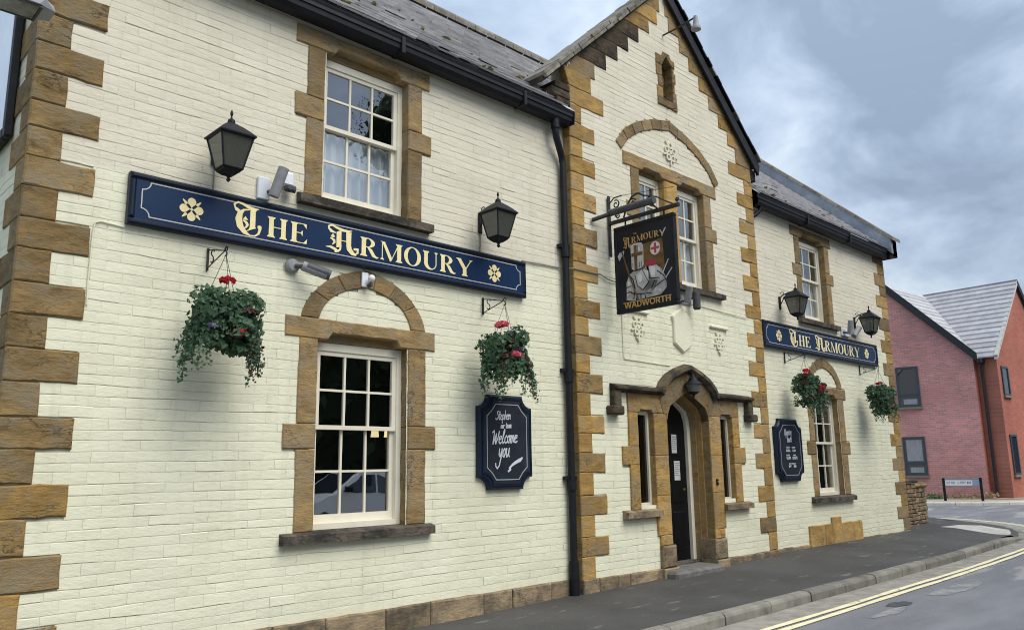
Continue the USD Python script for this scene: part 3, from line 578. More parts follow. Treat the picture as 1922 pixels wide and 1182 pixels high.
# hood mould over the doorway
YH = YB - 0.13
hood = [(7.93, 2.43, 8.97, 2.51), (10.26, 2.43, 11.30, 2.51)]
for (x0, z0, x1, z1) in hood:
    V = []
    for x in (x0, x1): V += [(x, YH, z0 + .02), (x, YH, z1 - .03), (x, YB + .05, z1 + .03), (x, YB + .05, z0 - .03), (x, YB - .06, z0 - .005)]
    F = []
    for k in range(5): k2 = (k + 1) % 5; F += [[k, k2, 5 + k2], [k, 5 + k2, 5 + k]]
    F += [[0, k + 2, k + 1] for k in range(3)] + [[5, 5 + k + 1, 5 + k + 2] for k in range(3)]
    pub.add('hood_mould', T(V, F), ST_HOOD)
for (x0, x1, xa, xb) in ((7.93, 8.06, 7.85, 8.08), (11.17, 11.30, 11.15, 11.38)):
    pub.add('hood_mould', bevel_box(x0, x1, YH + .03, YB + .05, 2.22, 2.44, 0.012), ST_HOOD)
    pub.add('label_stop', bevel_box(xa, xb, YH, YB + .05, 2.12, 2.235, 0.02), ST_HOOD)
ao = [(8.92, 2.44), (9.0, 2.57), (9.15, 2.68), (9.36, 2.77), (9.615, 2.845), (9.87, 2.77), (10.08, 2.68), (10.23, 2.57), (10.31, 2.44)]
for s in (0, 1):
    seg = ao[:5] if s == 0 else ao[4:]
    V, F = [], []
    for (x, z) in seg:
        d = np.array([x - cd, (z - 2.1) * 1.0]); d /= np.linalg.norm(d)
        for rr_, yy in ((-0.075, YH + .05), (-0.035, YH), (0.02, YH + .005), (0.06, YB + .05), (-0.09, YB + .05)): V.append((x + d[0] * rr_, yy, z + d[1] * rr_))
    n = len(seg)
    for i in range(n - 1):
        for k in range(5): k2 = (k + 1) % 5; F += [[5 * i + k, 5 * i + k2, 5 * i + 5 + k2], [5 * i + k, 5 * i + 5 + k2, 5 * i + 5 + k]]
    F += [[0, k + 2, k + 1] for k in range(3)] + [[5 * (n - 1), 5 * (n - 1) + k + 1, 5 * (n - 1) + k + 2] for k in range(3)]
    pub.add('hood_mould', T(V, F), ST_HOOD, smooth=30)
# door frame, door, notices
o1, o2 = doorhole(0.48, -0.03), doorhole(0.405, -0.06)
fy = YB + 0.272
dg = pub.group('door')
pub.sub(dg, 'frame', plate(o1.difference(o2).intersection(R(8, 11, 0.16, 3)), fy, fy + 0.08), SASH)
DOORM = pmat('black_door_paint', (0.003, 0.003, 0.004), (0.006, 0.006, 0.008), s=5, rough=0.45, spec=0.2)
pub.sub(dg, 'door_leaf', plate(o2.buffer(0.012).intersection(R(8, 11, 0.18, 3)), fy + 0.05, fy + 0.1), DOORM)
for z0, z1 in ((0.32, 0.85), (0.97, 1.5), (1.62, 2.05)):
    for x0, x1 in ((cd - 0.33, cd - 0.04), (cd + 0.04, cd + 0.33)):
        pub.sub(dg, 'panel', bevel_box(x0, x1, fy + 0.036, fy + 0.06, z0, z1, 0.012), DOORM)
pub.sub(dg, 'threshold', bevel_box(cd - 0.48, cd + 0.48, fy - 0.1, fy + 0.2, 0.12, 0.185, 0.01), ST_GREY)
pub.sub(dg, 'knob', lathe([(0.0, -0.02), (0.022, -0.012), (0.022, 0.012), (0, 0.02)], (cd + 0.30, fy + 0.03, 1.15), 10), flat('brass', (0.6, 0.42, 0.15), 0.3, metallic=1.0))
PAPER = pmat('notice_paper', (0.42, 0.42, 0.41), (0.55, 0.55, 0.54), s=20, rough=0.7, c3=(0.45, 0.45, 0.46), s3=40, t3=(0.5, 0.7))
# step
pub.add('door_step', bevel_box(8.86, 10.02, YB - 0.24, YB + 0.25, -0.05, 0.155, 0.03), pmat('step_stone', (0.10, 0.095, 0.085), (0.20, 0.19, 0.175), s=6, rough=0.85, c3=(0.1, 0.09, 0.08), s3=4, bump=(30, .5, .008)))

# -------- sash windows
def sash_window(x0, x1, z0, z1, zm, cols, rows, y, curtain=True, bars_top=None):
    w = pub.group('window')
    fw = 0.062; A, B_ = y + 0.10, y + 0.19
    pub.sub(w, 'frame', cat([bx(x0, x0 + fw, A, B_, z0, z1), bx(x1 - fw, x1, A, B_, z0, z1), bx(x0 + fw, x1 - fw, A, B_, z1 - 0.075, z1), bx(x0 + fw, x1 - fw, A - 0.012, B_, z0, z0 + 0.052)]), SASH)
    for s, (za, zc, ya) in enumerate(((zm - 0.02, z1 - 0.075, A + 0.014), (z0 + 0.052, zm + 0.02, A + 0.05))):
        xa, xb = x0 + fw, x1 - fw; st = 0.046; lo, hi = (0.04, 0.042) if s == 0 else (0.075, 0.036)
        sp = fresh(w, 'sash')
        fr_ = cat([bx(xa, xa + st, ya, ya + 0.036, za, zc), bx(xb - st, xb, ya, ya + 0.036, za, zc), bx(xa + st, xb - st, ya, ya + 0.036, za, za + lo), bx(xa + st, xb - st, ya, ya + 0.036, zc - hi, zc)])
        usdkit.mesh(stage, sp, fr_, SASH)
        ga, gb, gc, gd = xa + st, xb - st, za + lo, zc - hi
        for c in range(1, cols):
            xc = ga + (gb - ga) * c / cols; pub.sub(w, 'glazing_bar', bx(xc - 0.011, xc + 0.011, ya + 0.004, ya + 0.03, gc, gd), SASH)
        for r_ in range(1, rows):
            zc_ = gc + (gd - gc) * r_ / rows; pub.sub(w, 'glazing_bar', bx(ga, gb, ya + 0.005, ya + 0.029, zc_ - 0.011, zc_ + 0.011), SASH)
        for c in range(cols):
            for r_ in range(rows):
                pa, pb = ga + (gb - ga) * c / cols, ga + (gb - ga) * (c + 1) / cols; pz, pw = gc + (gd - gc) * r_ / rows, gc + (gd - gc) * (r_ + 1) / rows
                t = rs.normal(0, 0.0016, 2); yy = ya + 0.018; mid = lambda x, z: yy + (x - (pa + pb) / 2) * t[0] + (z - (pz + pw) / 2) * t[1]
                q = [(pa, mid(pa, pz), pz), (pb, mid(pb, pz), pz), (pb, mid(pb, pw), pw), (pa, mid(pa, pw), pw)]
                pub.sub(w, 'pane', T(q, [[0, 1, 2], [0, 2, 3]]), GLASS)
    if curtain:
        xs = np.linspace(x0 + 0.03, x1 - 0.03, 64); V, F = [], []; ph = rs.uniform(0, 6)
        top = zm - 0.01
        for i, x in enumerate(xs):
            f_ = 0.028 * math.sin(x * 55 + ph + 1.3 * math.sin(x * 9)) + 0.016 * math.sin(x * 97 + ph)
            V += [(x, y + 0.235 + f_ * 1.2, z0 + 0.02), (x, y + 0.235 + f_, (z0 + top) / 2), (x, y + 0.235 + 0.5 * f_, top)]
        for i in range(len(xs) - 1):
            for k in range(2): a = 3 * i + k; F += [[a, a + 3, a + 4], [a, a + 4, a + 1]]
        pub.sub(w, 'curtain', T(V, F), CURTAIN, smooth=True)
    return w
for dx in (0.0, 9.89):
    sash_window(3.815 + dx, 4.84 + dx, 4.05, 5.555, 4.845, 3, 2, YW, True)
lw = sash_window(3.825, 4.865, 0.97, 2.68, 1.89, 3, 2, YW, False)
sash_window(3.825 + 9.89, 4.865 + 9.89, 0.92, 2.63, 1.84, 3, 2, YW, False)
sash_window(8.745, 9.375, 4.05, 5.555, 4.825, 2, 2, YB, True)
sash_window(9.685, 10.385, 4.05, 5.555, 4.825, 2, 2, YB, True)
for x0, x1 in ((8.455, 8.805), (10.435, 10.785)):
    w = pub.group('window'); y = YB + 0.055
    pub.sub(w, 'frame', cat([bx(x0, x0 + 0.04, y, y + .06, 0.945, 2.2), bx(x1 - 0.04, x1, y, y + .06, 0.945, 2.2), bx(x0 + .04, x1 - .04, y, y + .06, 0.945, 1.02), bx(x0 + .04, x1 - .04, y, y + .06, 2.15, 2.2)]), SASH)
    pub.sub(w, 'pane', T([(x0 + .04, y + .03, 1.02), (x1 - .04, y + .03, 1.02), (x1 - .04, y + .03, 2.15), (x0 + .04, y + .03, 2.15)], [[0, 1, 2], [0, 2, 3]]), GLASSD)

# -------- walls (solid masonry behind the brick faces), closed shell
spaces = unary_union(SPACE)
wl = R(XL, XBL + 0.02, -0.3, 5.95).difference(spaces); wr = R(XBR - 0.02, XR, -0.3, 5.95).difference(spaces)
gab = Polygon([(XBL, -0.3), (XBR, -0.3), (XBR, 8.72 - 0.9 * (XBR - 9.57)), (9.57, 8.72), (XBL, 8.72 - 0.9 * (9.57 - XBL))])
wb = gab.difference(spaces)
for w_, y in ((wl, YW), (wr, YW), (wb, YB)):
    pub.add('wall', plate(w_, y + 0.006, y + 0.30), PAINT)
for s, x in ((0, XBL), (1, XBR)):
    pub.add('wall', bx(x if s == 0 else x - 0.3, x + 0.3 if s == 0 else x, YB + 0.306, YW + 0.4, -0.3, 6.45), PAINT)
side = Polygon([(YW + 0.01, -0.3), (12.4, -0.3), (12.4, 5.95), (9.45, 8.75), (YW + 0.01, 5.97)])
for x0, x1 in ((XL, XL + 0.3), (XR - 0.3, XR)):
    e = trimesh.creation.extrude_polygon(side, x1 - x0, engine='earcut'); V = np.array(e.vertices)
    pub.add('wall', T(np.c_[x0 + V[:, 2], V[:, 0], V[:, 1]], e.faces), PAINT)
pub.add('wall', bx(XL + 0.3, XR - 0.3, 12.1, 12.4, -0.3, 5.95), PAINT)
pub.add('interior', cat([bx(XL + .3, XR - .3, 10.5, 10.55, -0.1, 5.9), bx(XL + .31, XR - .31, YW + .31, 12.09, 3.2, 3.4), bx(XL + .31, XR - .31, YW + .31, 12.09, -0.29, 0.12), bx(XL + .31, XR - .31, YW + 0.31, 12.09, 5.86, 5.9)]), DARKROOM)

# -------- brick faces
stones_u = unary_union([s.buffer(0) for s in stones])
def course_wave(x, k, seed): return (meshkit.noise(np.c_[x * 1.1, np.full_like(x, k * 7.3), np.full_like(x, seed)]) - 0.5) * 0.024 + (meshkit.noise(np.c_[x * 6.0, np.full_like(x, k * 3.1), np.full_like(x, seed + 9.0)]) - 0.5) * 0.009
def brick_field(poly, y, z0, z1, seed, side_x=None):
    r = np.random.default_rng(seed); out = []; H = 0.0805
    k = 0; z = z0
    while z < z1:
        zm = z + H / 2
        line = LineString([(-2, zm), (30, zm)]).intersection(poly)
        for seg in getattr(line, 'geoms', [line]):
            if seg.is_empty or seg.length < 0.02: continue
            a, _, b, _ = seg.bounds
            cuts = [a]; off = (k % 2) * 0.115 + r.uniform(-0.012, 0.012); x = math.floor(a / 0.23) * 0.23 + off
            while x < b - 0.05:
                if x > a + 0.05: cuts.append(x)
                x += 0.23 + r.uniform(-0.006, 0.006)
            cuts.append(b)
            for c0, c1 in zip(cuts[:-1], cuts[1:]):
                c0_, c1_ = c0 + 0.0004, c1 - 0.0004; e = min(0.010, (c1_ - c0_) * 0.2)
                xs = np.array([c0_, c0_ + e, (c0_ + c1_) / 2, c1_ - e, c1_])
                jd = [0.0028 + 0.0036 * np.clip(meshkit.noise(np.c_[xs * 3.1, np.full(5, (k + q_) * 5.7), np.full(5, seed + .5)]) * 1.9 - .55, 0, 1) for q_ in (0, 1)]
                d = 0.0064 + r.uniform(-0.0009, 0.0009) + (0.002 if r.random() < 0.04 else 0); tilt = r.normal(0, 0.00045)
                lo = z + course_wave(xs, k, seed); hi = z + H + course_wave(xs, k + 1, seed)
                V = []; ee = r.uniform(0.0004, 0.0030, 2)
                g0, g1 = 0.0065, 0.0085
                for zz, dd in ((lo + 0.001, jd[0]), (lo + g0, d + tilt), (hi - g1, d - tilt), (hi - 0.001, jd[1])):
                    for i in range(5):
                        edge = ee[0 if i == 0 else 1] if i in (0, 4) else 0.0
                        V.append((xs[i], y - (dd[i] if np.ndim(dd) else dd - edge), zz[i]))
                V = np.array(V); V[:, 1] -= (meshkit.noise(V * [2.6, 0, 4.2] + [0, seed, 0]) - .5) * 0.007 + (meshkit.noise(V * [9, 0, 16] + [0, seed + 3, 0]) - .5) * 0.0034
                F = []
                for a_ in range(3):
                    for b_ in range(4): q = 5 * a_ + b_; F += [[q, q + 1, q + 6], [q, q + 6, q + 5]]
                out.append(T(V, F))
        z += H; k += 1
    return out
bl = brick_field(R(XL + .03, XBL - 0.005, 0.22, 5.80).difference(stones_u), YW, 0.215, 5.80, 1)
bb = brick_field(gab.intersection(R(XBL + .02, XBR - .02, 0.2, 8.7)).difference(stones_u), YB, 0.19, 8.7, 2)
br = brick_field(R(XBR + .004, XR - .02, 0.11, 5.80).difference(stones_u).difference(Polygon([(13.2, 0.1), (15.3, 0.1), (15.3, .43), (14.42, .45), (14.42, .55), (14.06, .55), (14.06, .45), (13.2, .45)])), YW, 0.11, 5.80, 3)
split(pub, 'brick', bl + bb + br, lambda i: PAINT, 'brick_face', 300, smooth=22)
# return wall, seen at a glancing angle on the far left
side_b = []
for m_ in brick_field(R(6.5 + 0.25, 11.9, 0.22, 5.8), 0.0, 0.215, 5.8, 4):
    V = np.array(m_.vertices); side_b.append(T(np.c_[XL + V[:, 1], V[:, 0], V[:, 2]], np.array(m_.faces)[:, ::-1]))
pub.add('brick_face', cat(side_b), PAINT, smooth=22, kind='stuff')

# -------- plinths
x = 1.30
while x < XBL - 0.02:
    w = rs.uniform(0.38, 0.72); x1 = min(x + w, XBL - 0.01)
    pub.add('plinth_stone', plate(rough(R(x + .003, x1 - .003, -0.12, 0.222 - 0.003 * (x - 3)), 0.005, nxt()), YW - 0.034 - rs.uniform(0, 0.012), YW + 0.1, 0.012), ST_PLINTH, smooth=20); x = x1
for a, b, top in ((XBL - .02, XBL + .27, .205), (XBL + .27, 7.93, .20), (7.93, 8.17, .195), (8.17, 8.84, .19), (10.40, 10.95, .185), (10.95, 11.45, .18), (11.45, XBR + .02, .185)):
    pub.add('plinth_stone', plate(rough(R(a + .003, b - .003, -0.1, top), 0.005, nxt()), YB - 0.032 - rs.uniform(0, .01), YB + .1, 0.012), ST_PLINTH, smooth=20)
for a, b, top in ((XBR, 12.6, .165), (12.6, 13.19, .16), (15.31, 16.1, .13), (16.1, 16.9, .12), (16.9, XR, .115)):
    pub.add('plinth_stone', plate(rough(R(a + .003, b - .003, -0.1, top), 0.006, nxt()), YW - 0.03, YW + .1, 0.012), ST_PLINTH, smooth=20)
for P_ in (R(13.2, 13.75, 0.0, 0.45), R(13.755, 14.05, 0.0, 0.45), Polygon([(14.055, 0.0), (14.42, 0.0), (14.42, .555), (14.055, .555)]), R(14.425, 14.9, 0.0, .445), R(14.905, 15.3, 0.0, .43)):
    pub.add('patch_stone', plate(rough(P_, 0.006, nxt()), YW - 0.03 - rs.uniform(0, .012), YW + .1, 0.01), ST_OCHRE, smooth=20)

# -------- roofs
EY, EZ, SL = 6.27, 5.945, 0.905                                     # main eaves and slope
RY = 9.45; RZ = EZ + SL * (RY - EY)
cz = lambda y: EZ + SL * (y - EY)
def bayz(x): return 8.80 - 0.9 * abs(x - 9.57)
def backz(x): return 7.60 - 0.64 * abs(x - 9.57)                # the lower roof behind the tall gable wall
cs = 1 / math.hypot(1, SL)
def tile_piece(o, u, v, n, w, l, t):
    """thin slab: width along u, length up the slope along v, thickness along n"""
    V = [o + a * u * w + b * v * l + c * n * t for c in (0, 1) for b in (0, 1) for a in (0, 1)]
    return T(V, [[4, 5, 7], [4, 7, 6], [0, 1, 5], [0, 5, 4], [0, 4, 6], [0, 6, 2], [1, 3, 7], [1, 7, 5]])
tiles = []; rt = np.random.default_rng(21)
u0, v0 = np.array([1., 0, 0]), np.array([0, 1, SL]) * cs; n0 = np.cross(u0, v0)
gauge, tw = 0.225, 0.30
rows = int((RY - EY) / (gauge * cs))
for (xa, xb) in ((1.15, 9.6), (9.6, 17.42)):
    for r_ in range(rows):
        yy = EY + r_ * gauge * cs; zz = EZ + SL * (yy - EY); xx = xa + (r_ % 2) * tw / 2
        while xx < xb - 0.03:
            w = min(tw, xb - xx)
            if not (6.95 < xx + w / 2 < 12.15 and backz(xx + w / 2) > zz + 0.03) and not (XBL - .05 < xx + w / 2 < XBR + .05 and yy < YB + .3):
                tl = 0
                o = np.array([xx + 0.002, yy, zz]) + n0 * (0.016 + rt.uniform(0, 0.003) + (0.012 if rt.random() < .02 else 0)) - v0 * (0.006 * rt.random())
                tiles.append(tile_piece(o, u0 + n0 * rt.uniform(-.008, .008), v0 - n0 * 0.135, n0, w - 0.004, gauge * 1.2, 0.022))
            xx += tw
main_tiles = tiles
tiles = []
for s in (-1, 1):                                                   # the bay's own roof
    uu = np.array([0, 1.0, 0]); vv = np.array([-s, 0, 0.64]) / math.hypot(1, .64); nn = np.array([s * 0.64, 0, 1]) / math.hypot(1, .64)
    ex = XBL - .1 if s < 0 else XBR + .1
    for r_ in range(int(abs(9.57 - ex) * math.hypot(1, .64) / .2)):
        xx = ex - s * r_ * .2 / math.hypot(1, .64); zz = backz(xx); yy = YB + .33 + (r_ % 2) * .2
        while yy < RY:
            if zz > cz(yy) - 0.05: tiles.append(tile_piece(np.array([xx, yy + .002, zz]) + nn * (0.012 + rt.uniform(0, .005)), uu, vv - nn * 0.07, nn, .396, .29, 0.013))
            yy += .4
    pub.add('roof', T([(ex, YB + .3, backz(ex)), (9.57, YB + .3, backz(9.57)), (9.57, RY, backz(9.57)), (ex, RY, backz(ex))], [[0, 1, 2], [0, 2, 3]]), SLATE)
split(pub, 'slate', main_tiles + tiles, lambda i: SLATE, 'slate_cover', 300)
for xa, xb in ((1.15, XBL - .01), (XBR + .01, XR - .2)):
    pub.add('roof', T([(xa, EY, EZ), (xb, EY, EZ), (xb, RY, RZ), (xa, RY, RZ), (xb, 12.6, EZ), (xa, 12.6, EZ), ], [[0, 1, 2], [0, 2, 3], [3, 2, 4], [3, 4, 5]]), SLATE)
    pub.add('eaves_board', bx(xa, xb, EY + .004, EY + .02, EZ - .09, EZ - .004), BLACK)
y_ = YB + .32
pub.add('roof', T([(XBL - .01, y_, cz(y_)), (XBR + .01, y_, cz(y_)), (XBR + .01, RY, RZ), (XBL - .01, RY, RZ), (XBR + .01, 12.6, EZ), (XBL - .01, 12.6, EZ)], [[0, 1, 2], [0, 2, 3], [3, 2, 4], [3, 4, 5]]), SLATE)
# bay roof deck with thick verge
for s in (-1, 1):
    ex = 6.80 if s < 0 else 12.10
    V = []
    for y in (6.345, 6.72):
        V += [(ex, y, bayz(ex)), (9.57, y, 8.80), (9.57, y, 8.71), (ex, y, bayz(ex) - 0.09)]
    F = [[0, 1, 5], [0, 5, 4], [2, 3, 7], [2, 7, 6], [3, 0, 4], [3, 4, 7], [0, 2, 1], [0, 3, 2], [4, 5, 6], [4, 6, 7]]
    pub.add('roof', T(V, F), BLACK if s > 0 else ST_DARK)
    if s > 0: pub.add('barge_board', plate(Polygon([(9.57, 8.735), (ex, bayz(ex) - .06), (ex - .05, bayz(ex) - .24), (9.57, 8.54)]), 6.30, 6.344), BLACK)
    # verge tiles laid in two overlapping layers
    N = 20; rv = np.random.default_rng(31 + s)
    for i in range(N):
        x0 = ex + (9.57 - ex) * i / N; x1 = ex + (9.57 - ex) * (i + 1) / N
        vv = np.array([x1 - x0, 0, bayz(x1) - bayz(x0)]); nn = np.array([s * .9, 0, 1]) / math.hypot(1, .9)
        if s < 0:
            for lay in range(2):
                o = np.array([x0, 6.30 + rv.uniform(-.015, .015) + lay * .012, bayz(x0)]) + nn * (-0.045 + lay * 0.045)
                pub.add('verge_tile', tile_piece(o, vv * 0.985, np.array([0, 1.0, 0]) * 1, nn, 1.0, 0.42, 0.036 + rv.uniform(0, .01)), VERGE)
        else:
            o = np.array([x0, 6.27 + rv.uniform(-.01, .01), bayz(x0)]) + nn * 0.004
            pub.add('verge_tile', tile_piece(o, vv * 0.985, np.array([0, 1.0, 0]), nn, 1.0, 0.45, 0.024 + rv.uniform(0, .008)), BLACK if i % 5 else VERGE)
# ridge tiles
for (xa, xb) in ((1.15, 17.35),):
    x = xa
    while x < xb:
        x1 = min(x + 0.45, xb)
        pts = [(RY + 0.13 * math.cos(a), RZ + 0.02 + 0.13 * math.sin(a)) for a in np.linspace(-0.35, math.pi + 0.35, 9)]
        V = [(xx, p_[0], p_[1]) for xx in (x + .004, x1 - .004) for p_ in pts]; n = len(pts)
        F = [f for k in range(n - 1) for f in ([k, k + 1, n + k + 1], [k, n + k + 1, n + k])]
        pub.add('ridge_tile', T(V, F), VERGE, smooth=40); x = x1
pub.add('ridge_tile', bevel_box(9.47, 9.67, 6.28, 6.74, 8.76, 8.90, .04), VERGE)
# moss tufts
ms = []
for i in range(40):
    xx = rt.choice([rt.uniform(3.0, 7.0), rt.uniform(12.2, 17.2)]); t = rt.beta(1.1, 2.6) * 2.6; yy = EY + 0.06 + t * cs
    zz = EZ + SL * (yy - EY)
    if 6.9 < xx < 12.2 and backz(xx) > zz: continue
    c = trimesh.creation.icosphere(1, 1.0); v = np.array(c.vertices) * (1 + 0.35 * rt.normal(size=(len(c.vertices), 1)))
    sc = rt.uniform(0.010, 0.034)
    ms.append(T(v * [sc * rt.uniform(.8, 1.8), sc, sc * .6] + np.array([xx, yy, zz]) + n0 * 0.035, c.faces))
pub.add('moss', cat(ms), MOSS, smooth=True, kind='stuff')
# raised gable coping on the right with lead upstand
V = []
for y in (6.18, RY):
    for x, h in ((17.36, -0.02), (17.36, 0.30), (17.46, 0.30), (17.46, -0.02)): V.append((x, y, cz(y) + h))
pub.add('lead_flashing', T(V, [[0, 1, 5], [0, 5, 4], [1, 2, 6], [1, 6, 5], [0, 2, 1], [0, 3, 2], [2, 3, 7], [2, 7, 6]]), LEAD)
for i in range(9):
    ya, yb_ = 6.12 + i * (RY - 6.12) / 9 + .004, 6.12 + (i + 1) * (RY - 6.12) / 9 - .004; V = []
    for y in (ya, yb_):
        for x, h in ((17.33, 0.303), (17.34, 0.375), (17.74, 0.375), (17.75, 0.303)): V.append((x, y, cz(y) + h))
    pub.add('coping_stone', T(V, [[0, 1, 5], [0, 5, 4], [1, 2, 6], [1, 6, 5], [2, 3, 7], [2, 7, 6], [0, 2, 1], [0, 3, 2], [4, 5, 6], [4, 6, 7], [0, 4, 7], [0, 7, 3]]), VERGE)
pub.add('parapet', plate(Polygon([(17.46, 5.8), (17.72, 5.8), (17.72, 6.16), (17.46, 6.16)]), 6.2, 6.5), ST_GREY)
sp = trimesh.creation.extrude_polygon(Polygon([(6.2, 5.8), (RY, cz(RY) - .1), (RY, cz(RY) + .3), (6.2, cz(6.2) + .3)]), 0.25, engine='earcut'); V = np.array(sp.vertices)
pub.add('parapet', T(np.c_[17.465 + V[:, 2], V[:, 0], V[:, 1]], sp.faces), ST_GREY)
# stepped corbels (kneelers) carrying the bay's left eaves
for k, (xa, z0, z1) in enumerate(((7.18, 5.93, 6.03), (7.08, 6.033, 6.13), (6.98, 6.133, 6.24), (7.05, 6.243, 6.34))):
    pub.add('kneeler_stone', bevel_box(xa, 7.33, YB - 0.03, YW + 0.3, z0, z1, 0.012), ST_DARK)
pub.add('kneeler_stone', bevel_box(XBR - 0.02, XBR + 0.16, YB - .02, YW + .3, 6.18, 6.38, .012), ST_DARK)
WFL = flat('pale_flashing', (0.62, 0.62, 0.60), 0.6)
pub.add('flashing', cat([T([(6.93, 6.40, 5.98), (7.02, 6.40, 5.96), (7.06, 6.46, 6.16), (6.98, 6.46, 6.2)], [[0, 1, 2], [0, 2, 3]]), T([(7.02, 6.30, 5.93), (7.33, 6.30, 5.90), (7.33, 6.36, 6.0), (7.10, 6.36, 6.0)], [[0, 1, 2], [0, 2, 3]])]), WFL)

# -------- rainwater goods
def gutter(x0, x1):
    pf = [(6.44, 5.93), (6.44, 5.77), (6.40, 5.755), (6.33, 5.762), (6.292, 5.80), (6.285, 5.86), (6.265, 5.915), (6.262, 5.93), (6.272, 5.93), (6.30, 5.86), (6.31, 5.82), (6.42, 5.82), (6.42, 5.93)]
    n = len(pf); V = [(x, y, z) for x in (x0, x1) for y, z in pf]
    F = [f for k in range(n) for f in ([k, (k + 1) % n, n + (k + 1) % n], [k, n + (k + 1) % n, n + k])]
    return T(V, F)
x = 1.0
for a, b in ((1.0, 2.8), (2.8, 4.6), (4.6, 6.4), (6.4, 7.28), (11.95, 13.7), (13.7, 15.5), (15.5, 17.45)):
    pub.add('gutter', cat([gutter(a, b)] + ([bx(b - .022, b + .022, 6.258, 6.445, 5.751, 5.93)] if b not in (7.28, 17.45) else [bx(b - .004, b + .004, 6.262, 6.44, 5.76, 5.93)])), BLACK)
pub.add('fascia', bx(1.0, XBL, 6.445, 6.47, 5.78, 5.94), BLACK); pub.add('fascia', bx(XBR, XR, 6.445, 6.47, 5.78, 5.94), BLACK)
dp = pub.add('downpipe', cat([tube([(7.02, 6.36, 5.78), (7.02, 6.36, 5.64), (7.05, 6.37, 5.55), (7.19, 6.42, 5.36), (7.215, 6.425, 5.26), (7.215, 6.425, 0.05)], 0.043, 12)] + [cyl((7.215, 6.425, z - .06), (7.215, 6.425, z + .06), .056, 12) for z in (4.1, 2.55, 1.28, 0.36)] + [cyl((7.215, 6.425, .02), (7.215, 6.425, .35), .058, 12), cyl((7.02, 6.36, 5.66), (7.02, 6.36, 5.79), .055, 12)]), BLACK, smooth=40)
for z in (4.16, 2.61, 1.34): pub.sub(dp, 'pipe_bracket', bx(7.13, 7.30, 6.42, 6.49, z, z + .045), BLACK)
dp2 = pub.add('downpipe', cat([tube([(12.13, 6.36, 5.78), (12.13, 6.37, 5.70), (12.02, 6.42, 5.60), (11.97, 6.44, 5.58)], 0.038, 10)]), BLACK, smooth=40)

# -------- plaster ornaments on the bay
def emblem(cx, cz, r, kind):
    s = []
    for k in range(5):
        a = math.radians(90 + 72 * k); s.append(Point(cx + .55 * r * math.cos(a), cz + .62 * r * math.sin(a)).buffer(r * .33).difference(Point(cx + .55 * r * math.cos(a), cz + .62 * r * math.sin(a)).buffer(r * .17)))
        a2 = a + math.radians(36); s.append(stroke([(cx + .5 * r * math.cos(a2), cz + .6 * r * math.sin(a2)), (cx + 1.0 * r * math.cos(a2), cz + 1.1 * r * math.sin(a2))], [r * .12, r * .2]))
    s.append(Point(cx, cz).buffer(r * .2))
    if kind: s += [stroke([(cx, cz - .7 * r), (cx, cz - 1.35 * r)], r * .1), stroke([(cx - .3 * r, cz - 1.0 * r), (cx, cz - 1.25 * r), (cx + .3 * r, cz - 1.0 * r)], r * .14)]
    return unary_union(s)
for cx, cz_, r_, k in ((9.545, 6.03, 0.17, 0), (8.57, 3.31, 0.145, 1), (10.58, 3.30, 0.145, 1)):
    pub.add('plaster_emblem', plate(emblem(cx, cz_, r_, k), YB - 0.034, YB), PAINT)
for x0, x1, z in ((8.36, 8.80, 3.515), (10.34, 10.82, 3.51)): pub.add('drip_mould', bevel_box(x0, x1, YB - .05, YB, z - .012, z + .018, .006), PAINT)
sh = Polygon([(9.35, 3.55), (9.46, 3.62), (9.595, 3.69), (9.73, 3.62), (9.84, 3.55), (9.81, 3.46), (9.81, 3.17), (9.595, 3.05), (9.38, 3.17), (9.38, 3.46)])
pub.add('shield_plaque', plate(sh, YB - 0.045, YB, 0.012), PAINT)

# ================================================================ LETTERING
def serif(x, w, z, up, s=0.07, h=0.035):
    """flat bracketed serif under (up=1) or over (up=-1) a stem of width w at x"""
    return Polygon([(x - s, z), (x + w + s, z), (x + w + s * .9, z + up * h), (x + w, z + up * h * 3.2), (x, z + up * h * 3.2), (x - s * .9, z + up * h)]).buffer(0)
def stem(x, w, z0=0.0, z1=1.0): return unary_union([sbox(x, z0, x + w, z1), serif(x, w, z0, 1), serif(x, w, z1, -1)])
def ell(cx, cz, rx, rz): return affinity.scale(Point(cx, cz).buffer(1, 24), rx, rz)
def ring(cx, cz, rx, rz, tx, tz): return ell(cx, cz, rx, rz).difference(ell(cx, cz, rx - tx, rz - tz))
def rglyph():
    bowl = ring(0.36, 0.745, 0.36, 0.255, 0.185, 0.04).intersection(sbox(0.3, 0.4, 1, 1.1))
    leg = stroke([(0.38, 0.50), (0.52, 0.36), (0.66, 0.10), (0.80, 0.02), (0.90, 0.05)], [0.06, 0.16, 0.17, 0.09, 0.03])
    return unary_union([stem(0.09, 0.2), bowl, leg, sbox(0.25, .955, .4, 1), sbox(.25, .49, .42, .53)]), 0.93
